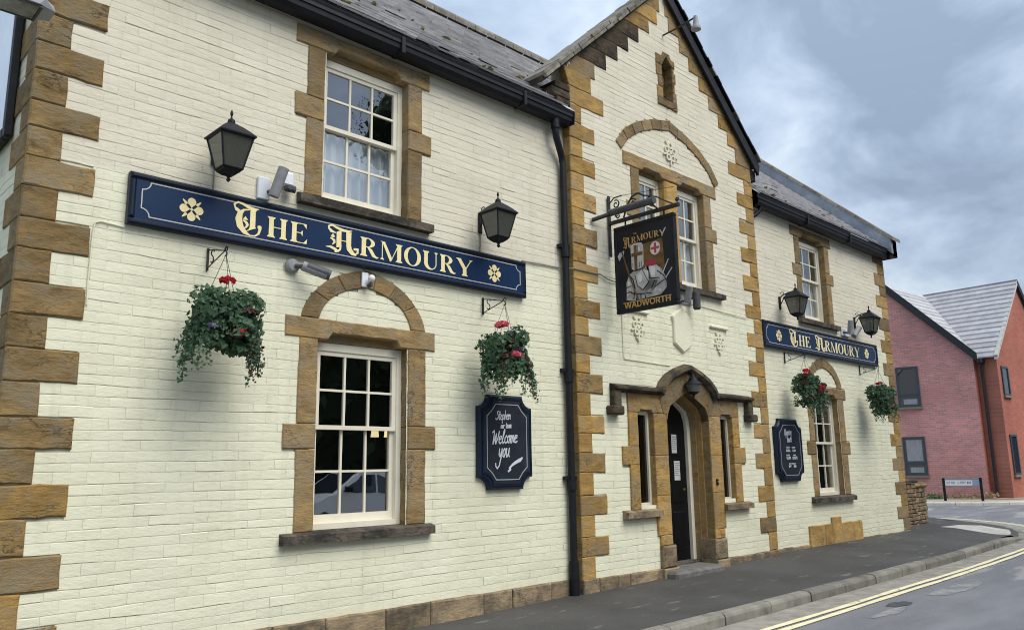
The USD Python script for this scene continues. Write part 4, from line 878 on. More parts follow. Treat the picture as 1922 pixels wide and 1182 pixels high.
G = {
    'H': (unary_union([stem(0.09, 0.2), stem(0.62, 0.2), sbox(0.2, 0.49, 0.7, 0.53)]), 0.95),
    'E': (unary_union([stem(0.09, 0.2), sbox(0.2, 0, 0.74, 0.04), sbox(0.2, 0.96, 0.72, 1.0), Polygon([(0.62, 0.04), (0.78, 0.25), (0.76, 0.0), (0.6, 0)]), Polygon([(0.6, 0.96), (0.74, 0.76), (0.74, 1.0), (0.6, 1)]), sbox(0.2, 0.49, 0.55, 0.53), Polygon([(0.46, 0.51), (0.57, 0.37), (0.57, 0.66)])]), 0.85),
    'R': rglyph(),
    'M': (unary_union([sbox(0.10, 0, 0.14, 1.0), serif(0.10, 0.04, 0, 1), Polygon([(0.02, 1.0), (0.24, 1.0), (0.62, 0.12), (0.55, -0.02), (0.5, -0.02), (0.12, 0.94)]), Polygon([(0.53, -0.02), (0.57, 0.02), (0.97, 1.0), (0.92, 1.0)]), stem(0.86, 0.2)]), 1.16),
    'O': (ring(0.46, 0.5, 0.44, 0.53, 0.19, 0.045), 0.95),
    'U': (unary_union([sbox(0.09, 0.32, 0.29, 1.0), serif(0.09, 0.2, 1.0, -1), sbox(0.72, 0.32, 0.76, 1.0), serif(0.72, 0.04, 1.0, -1), ell(0.425, 0.34, 0.335, 0.37).difference(ell(0.505, 0.36, 0.215, 0.31)).difference(sbox(0, 0.34, 1, 1))]), 0.9),
    'Y': (unary_union([sbox(0.37, 0.0, 0.57, 0.46), serif(0.37, 0.2, 0, 1), Polygon([(0.02, 1.0), (0.24, 1.0), (0.58, 0.44), (0.37, 0.40)]), Polygon([(0.50, 0.40), (0.56, 0.42), (0.88, 1.0), (0.83, 1.0)]), serif(0.05, 0.14, 1.0, -1, .08, .025), serif(0.82, 0.04, 1.0, -1, .08, .025)]), 0.92)}
def black_T():
    p = [stroke([(-0.02, 1.02), (-0.04, 1.14), (0.08, 1.26), (0.25, 1.22), (0.45, 1.12), (0.62, 1.09), (0.78, 1.12)], [0.05, 0.06, 0.07, 0.10, 0.13, 0.12, 0.03]),
         stroke([(-0.02, 1.02), (0.06, 0.92), (0.16, 0.84)], [0.04, 0.14, 0.10]),
         stroke([(0.46, 1.02), (0.28, 0.97), (0.16, 0.80), (0.12, 0.52), (0.18, 0.22), (0.34, -0.02), (0.52, -0.12)], [0.05, 0.07, 0.17, 0.22, 0.22, 0.16, 0.05]),
         stroke([(0.50, -0.12), (0.68, -0.10), (0.80, 0.02), (0.84, 0.20), (0.83, 0.34)], [0.05, 0.06, 0.07, 0.09, 0.14]),
         Polygon([(0.50, 1.06), (0.72, 1.06), (0.68, 0.98), (0.68, 0.24), (0.46, 0.12), (0.50, 0.26)]),
         stroke([(0.40, 0.06), (0.55, 0.18), (0.68, 0.26)], [0.03, 0.05, 0.05]),
         Polygon([(0.34, 0.70), (0.40, 0.60), (0.44, 0.56), (0.34, 0.53), (0.25, 0.56), (0.30, 0.61)]), stroke([(0.28, 0.50), (0.37, 0.44), (0.42, 0.34), (0.38, 0.22), (0.28, 0.12)], [0.06, 0.10, 0.09, 0.06, 0.02])]
    return unary_union(p), 1.0
def black_A():
    p = [stroke([(0.10, 0.86), (0.02, 0.98), (0.02, 1.10), (0.14, 1.18), (0.32, 1.10), (0.55, 1.03), (0.75, 1.03), (0.90, 1.09)], [0.05, 0.06, 0.07, 0.08, 0.11, 0.13, 0.11, 0.03]),
         stroke([(0.04, 1.00), (0.12, 0.88), (0.28, 0.84)], [0.05, 0.13, 0.04]),
         Polygon([(0.32, 0.90), (0.50, 1.02), (0.50, 0.20), (0.32, 0.14)]), stroke([(0.48, 0.28), (0.46, 0.06), (0.30, -0.06)], [0.06, 0.07, 0.10]),
         stroke([(-0.06, 0.10), (0.10, 0.12), (0.28, 0.04), (0.40, -0.04)], [0.03, 0.11, 0.12, 0.05]),
         Polygon([(0.68, 0.98), (0.90, 1.0), (0.88, 0.9), (0.88, 0.28), (0.70, 0.30)]), stroke([(0.79, 0.34), (0.82, 0.16), (0.94, 0.0), (1.06, -0.06)], [0.18, 0.20, 0.18, 0.07]),
         stroke([(1.02, -0.05), (1.14, 0.06), (1.15, 0.26), (1.04, 0.22)], [0.06, 0.07, 0.08, 0.12]), sbox(0.48, 0.50, 0.72, 0.54),
         Polygon([(0.18, 0.78), (0.26, 0.64), (0.18, 0.58), (0.10, 0.64)]), stroke([(0.12, 0.54), (0.22, 0.48), (0.24, 0.36), (0.16, 0.24)], [0.08, 0.10, 0.08, 0.02])]
    return unary_union(p), 1.2
GT, GA = black_T(), black_A()
def rose(cx, cz, r):
    s = []
    for k in range(4):
        a = math.radians(90 * k); x, z = cx + .58 * r * math.cos(a), cz + .58 * r * math.sin(a)
        s.append(unary_union([Point(x + .1 * r * math.cos(a), z + .1 * r * math.sin(a)).buffer(.37 * r), Polygon([(cx + .12 * r * math.cos(a), cz + .12 * r * math.sin(a)), (x - .33 * r * math.sin(a), z + .33 * r * math.cos(a)), (x + .33 * r * math.sin(a), z - .33 * r * math.cos(a))])]))
        a2 = a + math.pi / 4
        s.append(stroke([(cx + .72 * r * math.cos(a2), cz + .72 * r * math.sin(a2)), (cx + 1.08 * r * math.cos(a2), cz + 1.08 * r * math.sin(a2))], [.26 * r, .1 * r]))
    s.append(Point(cx, cz).buffer(.12 * r))
    return unary_union(s)
def fascia_sign(x0, x1, z0, z1, y, label, f):
    t = Thing('fascia_sign', label, 'pub sign', 'long blue name boards on the front wall', at=((x0 + x1) / 2, y, z0))
    t.add('board', bevel_box(x0 + .01, x1 - .01, y + 0.018, YW - 0.02, z0 + .01, z1 - .01, .004), NAVY)
    b = 0.052
    for nm, q in (('top', R(x0, x1, z1 - b, z1)), ('bottom', R(x0, x1, z0, z0 + b)), ('l', R(x0, x0 + b, z0 + b, z1 - b)), ('r', R(x1 - b, x1, z0 + b, z1 - b))):
        t.add('moulding', plate(q, y, y + .07, 0.018), NAVYD)
    def line(w):
        i = 0.098; c = 0.065; a0, a1, b0, b1 = x0 + i, x1 - i, z0 + 0.078, z1 - 0.066
        q = [(a0, b0 + c)] + [(a0, b1 - c)] + arc(a0, b1, c, c, 270, 360, 5) + arc(a1, b1, c, c, 180, 270, 5) + arc(a1, b0, c, c, 90, 180, 5) + arc(a0, b0, c, c, 0, 90, 5)
        return Polygon(q).exterior.buffer(w)
    t.add('border_line', plate(line(0.0045), y + .0155, y + .0185), GOLDL)
    W = x1 - x0; F = lambda q: x0 + q * W
    for fx in (0.112, 0.886): t.add('rose_emblem', plate(rose(F(fx), (z0 + z1) / 2, 0.095), y + .014, y + .0185), GOLD)
    z = z0 + 0.115; h = 0.188 * (z1 - z0) / 0.43; k = W / 4.45
    def put(poly, x, s, wx=1.0): t.add('letter', plate(affinity.translate(affinity.scale(poly, s * k * wx, s, origin=(0, 0)), x, z), y + .0135, y + .0185), GOLD)
    put(GT[0], F(0.197), h * 1.08, 1.36)
    x = F(0.264)
    for ch in 'HE': put(G[ch][0], x, h, 1.2); x += G[ch][1] * h * k * 1.27
    put(GA[0], F(0.404), h * 1.08, 1.42)
    x = F(0.4835); 
    adv = sum(G[c][1] for c in 'RMOURY'); wx = (F(0.811) - x) / (adv * h * k) * 0.97; sp = (F(0.811) - x - adv * h * k * wx) / 5.0
    for ch in 'RMOURY': put(G[ch][0], x, h, wx); x += G[ch][1] * h * k * wx + sp
    return t
fascia_sign(2.07, 6.52, 3.43, 3.86, YW - 0.085, 'long navy name board with gilt letters below the left upstairs window', 0)
fascia_sign(12.06, 16.68, 3.385, 3.83, YW - 0.085, 'far navy name board with gilt letters on the right hand wing', 1)

# handwriting, one pen stroke set per letter, x height 1
HW = {
    'S': [[(.75, 1.5), (.55, 1.75), (.25, 1.65), (.2, 1.3), (.5, 1.0), (.65, .6), (.4, .1), (.05, .1), (-.05, .35)]], 't': [[(.25, 1.6), (.15, .3), (.3, .0), (.5, .15)], [(0, 1.05), (.5, 1.1)]],
    'e': [[(.05, .5), (.45, .65), (.45, .95), (.2, 1.0), (.05, .6), (.1, .15), (.35, .0), (.6, .2)]], 'p': [[(.1, 1.0), (.1, -.7)], [(.1, .8), (.35, 1.0), (.55, .7), (.45, .2), (.15, .1)]],
    'h': [[(.15, 1.8), (.08, 0)], [(.1, .6), (.35, 1.0), (.5, .8), (.45, .2), (.6, .05)]], 'a': [[(.5, .9), (.25, 1.0), (.05, .55), (.15, .05), (.4, .3), (.5, .95), (.48, .2), (.65, .05)]], 'n': [[(.05, 1.0), (.08, 0), (.1, .5), (.35, 1.0), (.5, .8), (.48, .15), (.65, .05)]],
    'o': [[(.3, 1.0), (.08, .7), (.12, .15), (.35, .02), (.5, .5), (.4, .95), (.25, .95), (.65, .9)]], 'u': [[(.05, 1.0), (.05, .3), (.2, .0), (.42, .35), (.5, 1.0), (.48, .2), (.65, .05)]], 'r': [[(.05, 1.0), (.08, 0)], [(.1, .6), (.3, .95), (.5, .9)]],
    'W': [[(-.2, 1.5), (.1, 1.75), (.15, 1.3), (.1, 0.0), (.45, .9), (.6, 1.3), (.55, .3), (.62, .0), (.95, .8), (1.1, 1.6)]], 'l': [[(.05, .4), (.4, 1.5), (.35, 1.85), (.2, 1.5), (.12, .4), (.25, .0), (.5, .2)]],
    'c': [[(.5, .8), (.35, 1.0), (.1, .7), (.1, .2), (.3, .0), (.6, .2)]], 'm': [[(.05, 1.0), (.05, 0), (.1, .6), (.3, 1.0), (.38, .7), (.36, .0), (.42, .6), (.62, 1.0), (.72, .7), (.7, .15), (.88, .05)]], 'y': [[(.05, 1.0), (.1, .3), (.3, .1), (.5, .9)], [(.52, 1.0), (.45, 0), (.3, -.9), (.0, -1.2), (-.3, -.9), (-.35, -.6)]],
    's': [[(.5, .85), (.3, 1.0), (.12, .8), (.4, .45), (.3, .05), (.02, .1)]], 'O': [[(.5, 1.7), (.1, 1.3), (.05, .5), (.35, .0), (.8, .4), (.85, 1.2), (.5, 1.7)]], 'i': [[(.1, 1.0), (.1, .2), (.25, .0), (.4, .15)], [(.13, 1.35), (.14, 1.4)]], 'g': [[(.5, .9), (.25, 1.0), (.05, .55), (.2, .1), (.45, .4), (.5, .95), (.42, -.5), (.15, -.8), (-.05, -.5)]]}
ADV = dict(W=1.15, m=.85, l=.48, c=.55, i=.4, t=.5, r=.52, O=.95, S=.75)
def write(s, x, z, h, w, slope=0.0, slant=0.18):
    out = []; cx = 0.0
    for ch in s:
        if ch == ' ': cx += .5; continue
        for st in HW[ch]:
            q = [(x + (cx + p[0] + slant * p[1]) * h * .92, z + p[1] * h + slope * (cx + p[0]) * h) for p in st]
            out.append(stroke(q, w))
        cx += ADV.get(ch, .62)
    return unary_union(out), cx * h * .92
def chalkboard(x0, x1, z0, z1, label):
    y = YW - 0.075
    t = Thing('chalkboard', label, 'chalkboard', 'shaped chalkboards beside the downstairs windows', at=((x0 + x1) / 2, y, z0))
    def shape(i, c):
        a0, a1, b0, b1 = x0 + i, x1 - i, z0 + i, z1 - i
        return Polygon(arc(a0, b1, c, c * .9, 270, 360, 6) + arc(a1, b1, c, c * .9, 180, 270, 6) + arc(a1, b0, c, c * .9, 90, 180, 6) + arc(a0, b0, c, c * .9, 0, 90, 6))
    t.add('frame', plate(shape(0, .145), y, YW - 0.01, 0.022), NAVYD)
    t.add('moulding', plate(shape(.045, .15).exterior.buffer(.009), y - .008, y + .02), NAVYD)
    def shp2(i, c):
        a0, a1, b0, b1 = x0 + i, x1 - i, z0 + i, z1 - i
        return Polygon([(a0, b0 + c), (a0, b1 - c), (a0 + c * .55, b1 - c * .55), (a0 + c, b1), (a1 - c, b1), (a1 - c * .55, b1 - c * .55), (a1, b1 - c), (a1, b0 + c), (a1 - c * .55, b0 + c * .55), (a1 - c, b0), (a0 + c, b0), (a0 + c * .55, b0 + c * .55)])
    t.add('writing_panel', plate(shape(.06, .145), y - .003, y + .01), BOARD)
    t.add('border_line', plate(shp2(.105, .13).exterior.buffer(.005), y - .0055, y - .001), CHALKL)
    return t, (lambda p, nm='chalk_writing': t.add(nm, plate(p, y - .0058, y - .001), CHALK))
t, wr = chalkboard(5.765, 6.575, 1.262, 2.282, 'black chalkboard reading Welcome you in white script, beside the left drainpipe')
for s, x, z, h, w, sl in (('Stephen', 6.0, 2.005, .055, .009, .05), ('our team', 6.07, 1.915, .036, .008, .05), ('Welcome', 5.945, 1.745, .083, .0125, .05), ('you', 6.03, 1.60, .095, .0135, .05)):
    wr(write(s, x, z, h, w, sl)[0])
wr(unary_union([stroke([(6.18 + .045 * k, 1.445 + .055 * math.sqrt(k) + .01), (6.21 + .045 * k, 1.475 + .06 * math.sqrt(k))], .022) for k in np.linspace(0, 4, 12)]), 'chalk_scribble')
t, wr = chalkboard(12.21, 13.10, 1.195, 2.215, 'black chalkboard with small rows of opening hours, left of the far downstairs window')
for s, x, z, h, w, sl in (('Opening', 12.47, 1.94, .06, .012, .05), ('hours', 12.55, 1.83, .06, .012, .05)): wr(write(s, x, z, h, w, sl)[0])
rw = np.random.default_rng(8); dash = []
for z, h, grp in ((1.735, .022, ((12.50, 12.63), (12.70, 12.83))), (1.675, .036, ((12.50, 12.64), (12.71, 12.84))), (1.61, .018, ((12.50, 12.62), (12.72, 12.82))), (1.55, .045, ((12.50, 12.65), (12.70, 12.87))), (1.475, .016, ((12.56, 12.79),)), (1.42, .036, ((12.55, 12.64), (12.72, 12.80)))):
    for a, b in grp:
        x = a
        while x < b - .01:
            w = rw.uniform(.014, .026); dash.append(stroke([(x, z + rw.uniform(0, .3) * h), (x + rw.uniform(-.004, .008), z + h)], .009)); 
            if rw.random() < .6: dash.append(stroke([(x, z + h * rw.choice([0.1, .5, 1])), (x + w * .8, z + h * rw.choice([.1, .5, 1]))], .008))
            x += w
wr(unary_union(dash))

# ================================================================ WALL LANTERNS
def lantern(label):
    """four sided tapering lantern on an iron wall arm; base point: on the wall, level with the eaves of the lantern"""
    at = (2.76, YW, 4.26); t = Thing('wall_lantern', label, 'wall lantern', 'black four sided lanterns on wall brackets', at=at)
    cx, cy, cz_ = at[0], YW - .315, at[2]
    s = .152
    def frust(a, za, b, zb): return lathe([(a * math.sqrt(2), za), (b * math.sqrt(2), zb)], (cx, cy, cz_), 4, True)
    roof = lathe([(p * math.sqrt(2), q) for p, q in ((s + .006, -.012), (s + .008, 0.0), (.118, .045), (.075, .085), (.045, .108), (.034, .118))], (cx, cy, cz_), 4, True)
    t.add('roof', roof, BLACK, label=None)
    t.add('finial', cat([lathe([(.030, .11), (.034, .13), (.028, .155), (.012, .165), (.006, .185), (.013, .205), (.014, .215), (.004, .245), (0, .25)], (cx, cy, cz_), 10)]), BLACK, smooth=30)
    b, zb = .082, -.285
    fr = []
    for sx in (-1, 1):
        for sy in (-1, 1): fr.append(tube([(cx + sx * (s - .012), cy + sy * (s - .012), cz_ - .01), (cx + sx * b, cy + sy * b, cz_ + zb)], .0085, 5))
    for k in range(4):
        w = [(-1, -1), (1, -1), (1, 1), (-1, 1)]; p, q = w[k], w[(k + 1) % 4]
        fr.append(tube([(cx + p[0] * b, cy + p[1] * b, cz_ + zb), (cx + q[0] * b, cy + q[1] * b, cz_ + zb)], .010, 5)); fr.append(tube([(cx + p[0] * (s - .01), cy + p[1] * (s - .01), cz_ - .012), (cx + q[0] * (s - .01), cy + q[1] * (s - .01), cz_ - .012)], .009, 5))
    t.add('frame', cat(fr), BLACK)
    for k in range(4):
        w = [(-1, -1), (1, -1), (1, 1), (-1, 1)]; p, q = w[k], w[(k + 1) % 4]; o = s - .014
        t.add('pane', T([(cx + p[0] * b, cy + p[1] * b, cz_ + zb), (cx + q[0] * b, cy + q[1] * b, cz_ + zb), (cx + q[0] * o, cy + q[1] * o, cz_ - .012), (cx + p[0] * o, cy + p[1] * o, cz_ - .012)], [[0, 1, 2], [0, 2, 3]]), LGLASS)
    t.add('base', lathe([(.082 * 1.41, -.285), (.075 * 1.41, -.305), (.04 * 1.41, -.335), (.02, -.345), (.012, -.36), (.02, -.375), (.010, -.392), (0, -.395)], (cx, cy, cz_), 4, True), BLACK)
    t.add('lamp_tube', cyl((cx, cy, cz_ - .26), (cx, cy, cz_ - .08), .028, 10), flat('dull_lamp_glass', (0.45, 0.45, 0.36), 0.3))
    t.add('wall_plate', bevel_box(cx - .03, cx + .03, YW - .03, YW - .006, cz_ - .17, cz_ + .06, .01), BLACK)
    t.add('arm', cat([tube([(cx, YW - .02, cz_ + .03), (cx, YW - .08, cz_ + .075), (cx, YW - .18, cz_ + .10), (cx, cy + .02, cz_ + .12)], .011, 8), tube([(cx, YW - .02, cz_ - .10), (cx, YW - .07, cz_ - .02), (cx, YW - .12, cz_ + .05), (cx, YW - .17, cz_ + .1)], .008, 6), tube([(cx, YW - .07 + .03 * math.cos(a), cz_ + .10 + .03 * math.sin(a)) for a in np.linspace(0, 5.2, 12)], .006, 6)]), BLACK, smooth=40)
    return t
l0 = lantern('large black wall lantern above the left end of the nearest name board')
for x, lb in ((5.85, 'black wall lantern between the left upstairs window and the drainpipe'), (12.80, 'black wall lantern beside the far upstairs window, left of its stone jamb'), (15.84, 'black wall lantern nearest the right hand corner of the pub')):
    copy(l0, (x, YW, 4.26), lb)
# little cable tails below the lanterns are part of the wall cable further on
# porch lantern under the door hood
t = Thing('porch_lantern', 'small black porch lantern hanging at the top of the doorway arch', 'lantern', at=(9.60, YB - .13, 2.5))
c = (9.60, YB - .15, 2.55)
t.add('roof', lathe([(.125, .045), (.12, .055), (.07, .09), (.055, .13), (.03, .145), (.018, .185), (0, .19)], c, 16), BLACK, smooth=30)
t.add('glass', lathe([(.075, -.07), (.1, .0), (.108, .045)], c, 16), LGLASS, smooth=30)
t.add('base', lathe([(.078, -.065), (.07, -.08), (.03, -.10), (.012, -.12), (.016, -.135), (0, -.15)], c, 16), BLACK, smooth=30)
t.add('hook', cat([tube([(9.60, YB - .15, 2.72), (9.60, YB - .15, 2.77), (9.60, YB - .06, 2.78), (9.60, YB + .02, 2.75)], .009, 6)]), BLACK, smooth=30)

# ================================================================ HANGING BASKETS
def scroll_bracket(label):
    at = (2.75, YW, 3.27); t = Thing('basket_bracket', label, 'bracket', 'scrolled iron brackets that hold the baskets', at=at)
    x, y, z = at; f = lambda v, w: (x, YW - v, z + w)
    t.add('wall_bar', bx(x - .008, x + .008, YW - .028, YW - .012, z - .11, z + .085), IRON)
    t.add('arm', cat([tube([f(.02, .07), f(.34, .0)], .0055, 6), tube([f(.02, -.09), f(.34, -.005)], .0055, 6)]), IRON)
    t.add('scroll', tube([f(.105 + v, w) for v, w in [(.035, .03), (.03, .05), (.005, .052), (-.02, .035), (-.01, .01), (.02, -.01), (.03, -.035), (.015, -.055), (-.01, -.055), (-.02, -.04)]], .0055, 6), IRON)
    t.add('hook', tube([f(.34, .0), f(.37, .03), f(.395, .02), f(.385, -.005), f(.36, -.008), f(.385, -.03), f(.38, -.05), f(.355, -.05)], .0065, 6), IRON)
    return t
b0 = scroll_bracket('scrolled iron bracket above the hanging basket nearest the left quoins')
for x, lb in ((5.88, 'scrolled iron bracket above the basket over the Welcome chalkboard'), (12.81, 'scrolled iron bracket below the left end of the far name board'), (15.86, 'scrolled iron bracket below the right end of the far name board')):
    copy(b0, (x, YW, 3.27), lb)

def leaves(P, Nrm, S, r, shape='ivy'):
    """one small folded lobed leaf per point; P positions, Nrm facing, S sizes"""
    n = len(P); Nrm = Nrm / np.linalg.norm(Nrm, axis=1)[:, None]
    d = np.array([0, 0, -1.0]) + r.normal(0, .55, (n, 3)); d -= Nrm * (d * Nrm).sum(1)[:, None]; d /= np.linalg.norm(d, axis=1)[:, None] + 1e-9
    w = np.cross(Nrm, d)
    if shape == 'ivy': L = [(0, -.15, 0), (-.55, -.1, .10), (-.38, .3, .06), (0, .75, -.10), (.38, .3, .06), (.55, -.1, .10), (0, .15, -.06)]; Fq = [[6, 0, 1], [6, 1, 2], [6, 2, 3], [6, 3, 4], [6, 4, 5], [6, 5, 0]]
    elif shape == 'petal': L = [(-.5, -.5, 0), (.5, -.5, .12), (.55, .45, 0), (-.45, .55, .12)]; Fq = [[0, 1, 2], [0, 2, 3]]
    else: L = [(0, -.5, 0), (-.35, 0, .08), (0, .6, 0), (.35, 0, .08)]; Fq = [[0, 3, 2], [0, 2, 1]]
    L = np.array(L); k = len(L)
    V = (P[:, None, :] + S[:, None, None] * (L[None, :, 0, None] * w[:, None, :] + L[None, :, 1, None] * d[:, None, :] + L[None, :, 2, None] * Nrm[:, None, :])).reshape(-1, 3)
    F = (np.array(Fq)[None] + (np.arange(n) * k)[:, None, None]).reshape(-1, 3)
    return T(V, F)
def basket(x, label, seed, flower, trails, extra):
    r = np.random.default_rng(seed); c = np.array([x, 6.13, 2.72])
    t = Thing('hanging_basket', label, 'hanging basket', 'planted baskets hanging from scrolled brackets', at=(x, 6.13, 2.55))
    t.add('bowl', lathe([(.02, -.13), (.1, -.12), (.16, -.07), (.19, .0), (.185, .03), (.17, .03)], c, 18), flat('dark_basket_liner', (0.02, 0.022, 0.02), 0.8), smooth=40)
    for k in range(3):
        a = 2.1 * k + .4; t.add('chain', tube([c + (.18 * math.cos(a), .18 * math.sin(a), .03), (x, 6.13, 3.23)], .0028, 4), IRON)
    # dome of leaves: irregular lumps
    lumps = [(np.array([r.uniform(-.19, .19), r.uniform(-.17, .10), r.uniform(-.22, .17)]), r.uniform(.09, .155)) for _ in range(34)] + [(np.array([-.02, 0, .02]), .25)] + [(np.array([r.uniform(-.2, .16), r.uniform(-.15, .1), r.uniform(-.3, -.2)]), r.uniform(.07, .11)) for _ in range(8)]
    P, N = [], []
    for o, rad in lumps:
        m_ = int(85 * (rad / .15) ** 2); u = r.normal(size=(m_, 3)); u /= np.linalg.norm(u, axis=1)[:, None]; u[:, 2] = np.abs(u[:, 2]) * 1.15 - .45
        P.append(c + o + u * rad * r.uniform(.75, 1.08, (m_, 1))); N.append(u + [0, -.15, .25] + r.normal(0, .45, (m_, 3)))
    P, N = np.vstack(P), np.vstack(N)
    keep = (P[:, 1] < YW - .03)
    P, N = P[keep], N[keep]
    t.add('foliage', leaves(P, N, .022 + .052 * r.beta(1.3, 2.0, len(P)), r), IVY, kind='stuff')
    for k, (a, rad, ln_) in enumerate(trails + [(a_ + .17, rd_ * .96, l_ * .85) for a_, rd_, l_ in trails]):
        a += r.uniform(-.15, .15); p0 = c + np.array([rad * .84 * math.cos(a), rad * .84 * math.sin(a), -.06]); pts = []
        n = int(ln_ * 1.12 / .022) + 3; q = p0.copy(); v = np.array([math.cos(a) * .5, math.sin(a) * .5, -.35])
        for i in range(n):
            pts.append(q.copy()); v = v * .86 + np.array([r.normal(0, .10), r.normal(0, .10), -.20]); v /= np.linalg.norm(v); q = q + v * .022
            q[1] = min(q[1], YW - .05)
        pts = np.array(pts)
        idx = np.repeat(np.arange(len(pts)), 3); Pl = pts[idx] + r.normal(0, .018, (len(idx), 3)); Nl = np.stack([Pl[:, 0] - x, Pl[:, 1] - 6.3, np.full(len(Pl), .1)], 1) + r.normal(0, .3, (len(Pl), 3)); Nl[:, 1] -= .15
        Pl[:, 1] = np.minimum(Pl[:, 1], YW - .03)
        sz = r.uniform(.022, .046, len(Pl)) * (1 - .35 * idx / len(pts))
        t.add('trailing_stem', cat([tube(pts, .0025, 4), leaves(Pl, Nl, sz, r)]), BROWNL if k % 7 == 5 else IVY)
    def bloom(p, rad, mat, nm='flower'):
        rad *= 1.25; m_ = int(45 * (rad / .05)); u = r.normal(size=(m_, 3)); u /= np.linalg.norm(u, axis=1)[:, None]
        u[:, 2] = np.abs(u[:, 2]) * .8 - .2
        t.add(nm, leaves(np.array(p) + u * rad * [1, 1, .75], u + r.normal(0, .3, (m_, 3)), r.uniform(.022, .038, m_), r, 'petal'), mat)
        t.add('stem', tube([np.array(p) + (0, .01, -.005), np.array(p) + (r.uniform(-.03, .03), .06, -.12)], .003, 4), IVY)
    for (dx, dy, dz, rad, mat) in flower: bloom(c + (dx, dy, dz), rad, mat)
    for (dx, dy, dz, rad, mat, nm) in extra: bloom(c + (dx, dy, dz), rad, mat, nm)
basket(2.75, 'hanging basket nearest the left quoins, one red flower on top', 41, [(.0, -.05, .285, .045, RED), (.04, -.22, -.155, .042, RED)],
       [(-2.9, .24, .26), (-2.6, .24, .34), (3.0, .26, .40), (-3.1, .22, .28), (2.7, .24, .30), (-.9, .22, .36), (-.6, .2, .30), (-.4, .24, .42), (-1.1, .24, .28), (.2, .22, .2), (-2.2, .22, .10), (0.0, .26, .16), (-.75, .24, .4)],
       [(.13, -.2, .02, .045, BROWNL, 'bronze_leaves'), (.02, -.23, -.18, .04, BROWNL, 'bronze_leaves'), (.11, -.21, -.06, .016, LILAC, 'lilac_flower'), (-.16, -.18, -.12, .018, LILAC, 'lilac_flower'), (.15, -.18, -.12, .02, LILAC, 'lilac_flower'), (.2, -.12, -.08, .04, BROWNL, 'bronze_leaves')])
basket(5.88, 'hanging basket above the Welcome chalkboard with pink geraniums', 42, [(-.06, -.02, .275, .05, PINK), (-.06, -.22, -.07, .046, PINK), (-.11, -.02, .26, .035, PINK)],
       [(-2.8, .25, .42), (-2.5, .25, .32), (3.0, .26, .36), (-2.2, .24, .34), (-1.7, .24, .36), (-1.3, .24, .44), (-1.0, .25, .38), (-.6, .25, .30), (-.3, .26, .22), (.1, .27, .22), (2.8, .22, .28)],
       [(.0, -.1, .18, .02, LILAC, 'lilac_flower'), (-.12, -.2, .06, .03, BROWNL, 'bronze_leaves'), (-.2, -.18, -.1, .03, BROWNL, 'bronze_leaves'), (.02, -.22, -.01, .013, LILAC, 'lilac_flower'), (-.13, -.2, .0, .03, BROWNL, 'bronze_leaves')])
basket(12.81, 'hanging basket in front of the far downstairs window, with red and bronze flowers', 43, [(-.08, -.05, .27, .045, RED), (.0, -.24, -.03, .055, RED), (-.16, -.08, .22, .03, PINK)],
       [(-2.8, .24, .30), (-2.4, .24, .40), (-2.1, .24, .46), (-1.7, .24, .30), (-1.2, .24, .28), (-.7, .25, .34), (-.4, .24, .30), (3.0, .24, .2)],
       [(-.2, -.1, .17, .045, BROWNL, 'bronze_leaves'), (-.27, -.08, .05, .04, BROWNL, 'bronze_leaves'), (.06, -.23, .02, .06, BROWNL, 'bronze_leaves'), (-.05, -.24, -.1, .05, BROWNL, 'bronze_leaves'), (-.2, -.15, -.2, .04, BROWNL, 'bronze_leaves')])
basket(15.86, 'hanging basket nearest the right hand corner of the pub, pink flower tips on top', 44, [(-.02, -.03, .255, .035, PINK), (.0, -.2, -.17, .03, PINK), (-.1, 0, .24, .025, RED)],
       [(-2.9, .25, .30), (-2.6, .25, .42), (3.1, .25, .36), (-.6, .26, .34), (-.3, .26, .38), (.0, .26, .28), (-1.0, .24, .2), (.3, .25, .3)],
       [(-.06, -.19, -.2, .03, BROWNL, 'bronze_leaves'), (.05, -.18, -.19, .03, BROWNL, 'bronze_leaves'), (-.02, -.1, .2, .03, BROWNL, 'bronze_leaves')])

# ================================================================ HANGING SIGN
HX, HY0, HY1, HZ0, HZ1 = 8.03, 6.28, 5.34, 3.39, 4.535
t = Thing('hanging_sign', 'dark hanging pub sign painted with a knight, on an iron bracket beside the bay window', 'hanging sign', at=(HX, 5.8, 4.6))
def face(poly, d, mat, name, bevel=0.0):
    """poly in (u, z): u from the wall outwards; drawn on the sign's left face (and mirrored on the right one)"""
    e = plate(poly, -d, 0.0, bevel); V = np.array(e.vertices)
    t.add(name, T(np.c_[HX - 0.022 + V[:, 1], HY0 - V[:, 0], V[:, 2]], np.array(e.faces)), mat)
t.add('board', bevel_box(HX - .022, HX + .022, HY1 + .02, HY0 - .02, HZ0 + .02, HZ1 - .02, .004), flat('sign_night_blue', (0.004, 0.006, 0.012), 0.4))
for a, b, c_, d in ((HY1, HY0, HZ1 - .05, HZ1), (HY1, HY0, HZ0, HZ0 + .05), (HY1, HY1 + .05, HZ0 + .05, HZ1 - .05), (HY0 - .05, HY0, HZ0 + .05, HZ1 - .05)):
    t.add('frame', bevel_box(HX - .034, HX + .034, a, b, c_, d, .010), BLACK)
STEEL = pmat('painted_steel_grey', (0.20, 0.20, 0.20), (0.52, 0.51, 0.48), s=7, rough=0.5, c3=(0.09, 0.09, 0.09), s3=9)
STEELL = pmat('painted_steel_light', (0.38, 0.37, 0.35), (0.66, 0.65, 0.62), s=5, rough=0.5)
STEELD = pmat('painted_steel_dark', (0.05, 0.05, 0.05), (0.16, 0.155, 0.15), s=9, rough=0.5)
OAK = pmat('painted_brown', (0.09, 0.045, 0.014), (0.22, 0.12, 0.04), s=8, rough=0.6)
